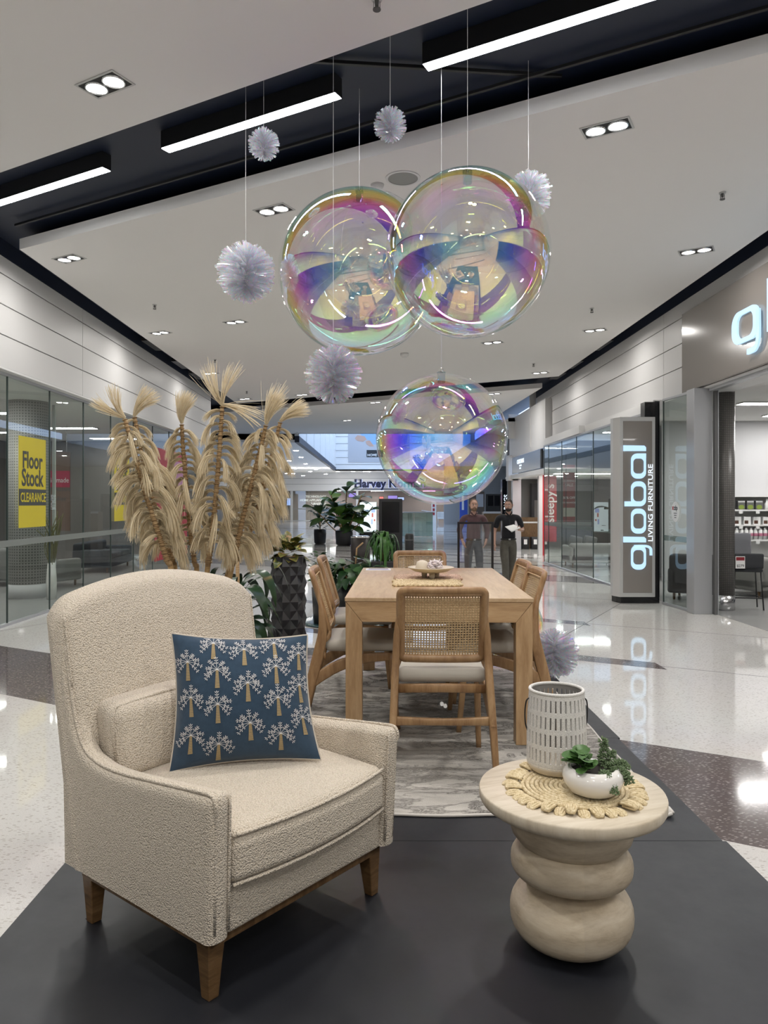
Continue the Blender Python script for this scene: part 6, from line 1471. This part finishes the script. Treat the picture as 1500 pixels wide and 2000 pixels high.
def face_parts(Mx, o, hair, beard, haircap, bald):
    def T(p): return Mx @ Vector(p)
    for s in (-1, 1):
        MB().ball(T((s*.030,-.0835,.006)), .0105, 10, 8, sx=1.2).obj('eye', EYE_W, o, True); MB().ball(T((s*.030,-.0925,.006)), .0050, 8, 6).obj('iris', EYE_D, o, True)
        MB().tube([T((s*.048,-.082,.026)), T((s*.030,-.0975,.031)), T((s*.013,-.098,.027))], [.003,.0042,.003], 5).obj('eyebrow', hair, o, True)
    MB().tube([T((-.024,-.086,-.066)), T((0,-.0945,-.064)), T((.024,-.086,-.066))], [.003,.006,.003], 6).obj('mouth', LIP, o, True)
    if beard:
        mb = MB(); rings = []
        for z, rx, ry, dy, a in ((-.122,.030,.040,-.043,70),(-.108,.049,.059,-.038,95),(-.088,.060,.0725,-.028,98),(-.066,.0675,.0845,-.016,96)):
            rings.append([T((rx*sin(R_(q)), dy - ry*cos(R_(q)), z + (.018*(abs(q)/90)**2 if z > -.06 else 0) - (.012 if z > -.05 and abs(q) < 35 else 0))) for q in [a*(-1 + 2*j/14) for j in range(15)]])
        vs = [p for r in rings for p in r]; mb.add(vs, [(i*15 + j, i*15 + j + 1, (i+1)*15 + j + 1, (i+1)*15 + j) for i in range(3) for j in range(14)]); mb.obj('beard', beard, o, True)
        MB().tube([T((-.030,-.086,-.060)), T((-.012,-.099,-.051)), T((.012,-.099,-.051)), T((.030,-.086,-.060))], .0055, 6).obj('moustache', beard, o, True)
    mb = MB(); rings = []
    n = 24
    for k in range(9):
        e = pi/2*k/8; ring = []
        for j in range(n):
            a = 2*pi*j/n; front = max(0, -sin(a)); low = -.055 + (.140 if not bald else .160)*min(1, front*1.25)**.9
            z = low + (.124 - low)*sin(e); hh = min(1, max(0, z/.118)) if z > 0 else 0
            rx = (.079 if z < .03 else .079*sqrt(max(0, 1 - ((z - .03)/.096)**2))); ry = (.102 if z < .03 else .102*sqrt(max(0, 1 - ((z - .03)/.096)**2)))
            ring.append(T((rx*cos(a), .008 + ry*sin(a), z)))
        rings.append(ring)
    mb.rings(rings, 0, cap0=False); mb.obj('hair', hair, o, True)
def hand(V, E, R, wrist, d, pn, side):
    # palm and five fingers; d = pointing direction, pn = palm normal, side = thumb direction
    d = Vector(d).normalized(); s = Vector(side); s = (s - d*s.dot(d)).normalized(); n = Vector(pn); out = []
    w = V[wrist]; palm = chain(V, E, R, wrist, [(w + d*.045, (.020,.034)), (w + d*.085, (.017,.036))])
    for k, (o, L) in enumerate(((.030,.070), (.010,.080), (-.010,.074), (-.030,.058))):
        b = w + d*.090 + s*o; chain(V, E, R, palm, [(b, .0095), (b + d*L*.5 + n*L*.10, .0088), (b + d*L*.8 + n*L*.38, .0078)])
    t_ = w + d*.035 + s*.030; chain(V, E, R, wrist + 1, [(t_ + s*.012, .011), (t_ + s*.030 + d*.028, .010), (t_ + s*.034 + d*.052 + n*.010, .008)])
def man(name, label, loc, rz, cfg):
    o = thing(name, label, 'person', loc, rz)
    J = cfg
    V, E, R = [Vector(J['hip'])], [], [(.135,.105)]
    top = chain(V, E, R, 0, [(J['waist'], (.130,.105)), (J['chest'], (.140,.100)), (J['upper'], (.100,.068)), (J['neck'], (.056,.058)), (J['neck2'], (.054,.056))])
    up = 3
    for s in ('L', 'R'):
        k = chain(V, E, R, up, [(J['sh' + s], (.046,.048)), (J['el' + s], .043), (J['wr' + s], (.029,.026))])
        hand(V, E, R, k, J['hd' + s], J['pn' + s], J['th' + s])
    for s in ('L', 'R'):
        k = chain(V, E, R, 0, [(J['hp' + s], (.088,.090)), (J['kn' + s], .060), (J['an' + s], .040)])
        a = Vector(J['an' + s]); f = Vector(J['ft' + s]); chain(V, E, R, k, [(a + Vector((0,.01,-.05)), .040), (a + f*.6 + Vector((0,0,-.055)), (.036,.03)), (a + f + Vector((0,0,-.06)), (.030,.022))])
    vs, fs = skin(V, E, R); mb = MB(); mb.add(vs, fs); Mx = head(mb, Vector(J['head']), J['yaw'], J.get('tilt', 0))
    mb.obj('body', SKIN, o, True)
    face_parts(Mx, o, J['hair'], J['beard'], None, J['bald'])
    # shirt
    V, E, R = [Vector(J['waist']) - Vector((0,0,.185))], [], [(.152,.126)]
    t2 = chain(V, E, R, 0, [(J['waist'], (.156,.130)), (J['chest'], (.170,.126)), (J['upper'], (.145,.098)), (Vector(J['neck']) - Vector((0,0,.015)), (.070,.068))])
    for s in ('L', 'R'):
        el, sh, wr = Vector(J['el' + s]), Vector(J['sh' + s]), Vector(J['wr' + s])
        if J['sleeve'] == 'long': chain(V, E, R, 3, [(sh, (.070,.072)), (el, .058), (wr.lerp(el, .08), .042)])
        else: chain(V, E, R, 3, [(sh, (.072,.074)), (sh.lerp(el, .45), .068), (sh.lerp(el, .86), .064)])
    vs, fs = skin(V, E, R); MB().add(vs, fs).obj('shirt', J['shirt'], o, True)
    nk = Vector(J['neck']); 
    for s in (-1, 1): MB().tube([nk + Vector((s*.010,-.085,-.050)), nk + Vector((s*.050,-.060,-.008)), nk + Vector((s*.066,.0,.016)), nk + Vector((s*.03,.06,.028))], [.014,.016,.014,.012], 6).obj('collar', J['shirt'], o, True)
    MB().tube([Vector(J['chest']) + Vector((0,-.128 - .006*k, .10 - .05*k)) for k in range(6)], .006, 5).obj('placket', J['shirt'], o, True)
    # trousers, belt, shoes
    V, E, R = [Vector(J['hip'])], [], [(.155,.125)]
    chain(V, E, R, 0, [(Vector(J['hip']) + Vector((0,0,.13)), (.150,.124))])
    for s in ('L', 'R'): 
        a = Vector(J['an' + s]); chain(V, E, R, 0, [(J['hp' + s], (.104,.108)), (J['kn' + s], .078), (a + Vector((0,0,-.03)), .062)])
    vs, fs = skin(V, E, R); MB().add(vs, fs).obj('trousers', J['trouser'], o, True)
    h = Vector(J['hip']) + Vector((0,0,.045)); MB().tube([h + Vector((.146*cos(2*pi*j/28), .122*sin(2*pi*j/28), 0)) for j in range(28)], .016, 6, closed=True).obj('belt', M['black'], o, True); MB().box(h.x - .02, h.x + .02, h.y - .142, h.y - .130, h.z - .017, h.z + .017).obj('buckle', M['steel'], o)
    for s in ('L', 'R'):
        a = Vector(J['an' + s]); f = Vector(J['ft' + s]); V, E, R = [a + Vector((0,.035,-.045))], [], [(.044,.040)]
        chain(V, E, R, 0, [(a + f*.4 + Vector((0,0,-.050)), (.046,.034)), (a + f*.85 + Vector((0,0,-.056)), (.046,.028)), (a + f*1.25 + Vector((0,0,-.060)), (.034,.020))]); vs, fs = skin(V, E, R); MB().add(vs, fs).obj('shoe', M['black'], o, True)
    return o
def cloth(name, c, s=1): 
    m = mat(name, c, .9, sheen=.15); t = NT(m); v = t.obj(); t.col(t.ramp(t.noise(v, 14, 3), [(.3, tuple(x*.85 for x in c)), (.7, tuple(min(1, x*1.12) for x in c))])); t.bump(t.noise(v, 10, 3, .5), .35, .02); return m
maroon = cloth('maroon_shirt', (.105,.055,.062)); black_c = cloth('black_polo', (.010,.011,.016)); greyt = cloth('grey_trousers', (.085,.092,.108)); olive = cloth('olive_trousers', (.105,.098,.080))
base = dict(hip=(0,0,.93), waist=(0,0,1.07), chest=(0,-.01,1.27), upper=(0,0,1.43), neck=(0,.0,1.50), neck2=(0,-.01,1.56), head=(0,-.020,1.655), yaw=0,
            hpL=(-.095,0,.85), hpR=(.095,0,.85), ftL=(-.02,-.12,0), ftR=(.02,-.12,0))
m1 = dict(base, shL=(-.198,0,1.405), elL=(-.285,.05,1.15), wrL=(-.235,-.09,.955), hdL=(.35,-.15,-.9), pnL=(.5,.5,0), thL=(.2,-1,0),
          shR=(.198,0,1.405), elR=(.285,.05,1.15), wrR=(.235,-.09,.955), hdR=(-.35,-.15,-.9), pnR=(-.5,.5,0), thR=(-.2,-1,0),
          knL=(-.115,-.02,.48), anL=(-.120,.02,.09), knR=(.115,-.02,.48), anR=(.120,.02,.09), hair=HAIRL, beard=HAIRL, bald=True, sleeve='long', shirt=maroon, trouser=greyt)
man('man_in_maroon', 'bearded man in a maroon shirt and grey trousers standing behind the framed sign', ((925 - CX)/FPX*14.7, 14.7, .0), R_(2), m1)
m2_ = dict(base, yaw=R_(-22), tilt=R_(8), shL=(-.200,0,1.405), elL=(-.275,.03,1.14), wrL=(-.285,-.06,.89), hdL=(-.05,-.2,-1), pnL=(.6,0,0), thL=(.2,-1,0),
          shR=(.200,0,1.405), elR=(.285,.0,1.15), wrR=(.20,-.245,1.16), hdR=(-.55,-.75,.25), pnR=(-.2,.2,.5), thR=(0,.1,1),
          knL=(-.085,-.12,.49), anL=(-.075,-.10,.09), knR=(.085,.06,.50), anR=(.075,.26,.13), hair=HAIRD, beard=HAIRD, bald=False, sleeve='short', shirt=black_c, trouser=olive)
g2 = man('man_in_black', 'man in a black polo and olive trousers walking and looking at papers', ((993 - CX)/FPX*14.85, 14.85, 0), 0, m2_)
g2.location.z = 0
pp = thing('paper_sheets', 'white sheets of paper held by the man in black', 'paper', (((1003 - CX)/FPX*14.5), 14.52, 1.19)); 
for k in range(3): MB().add([Vector((-.17 + .01*k,-.02,.045)), Vector((-.05,-.10,-.06 + .008*k)), Vector((.135,-.02,.015 + .006*k)), Vector((.02,.08,.085))], [(0,1,2,3)]).obj('sheet', M['white'], pp).modifiers.new('t', 'SOLIDIFY').thickness = .002
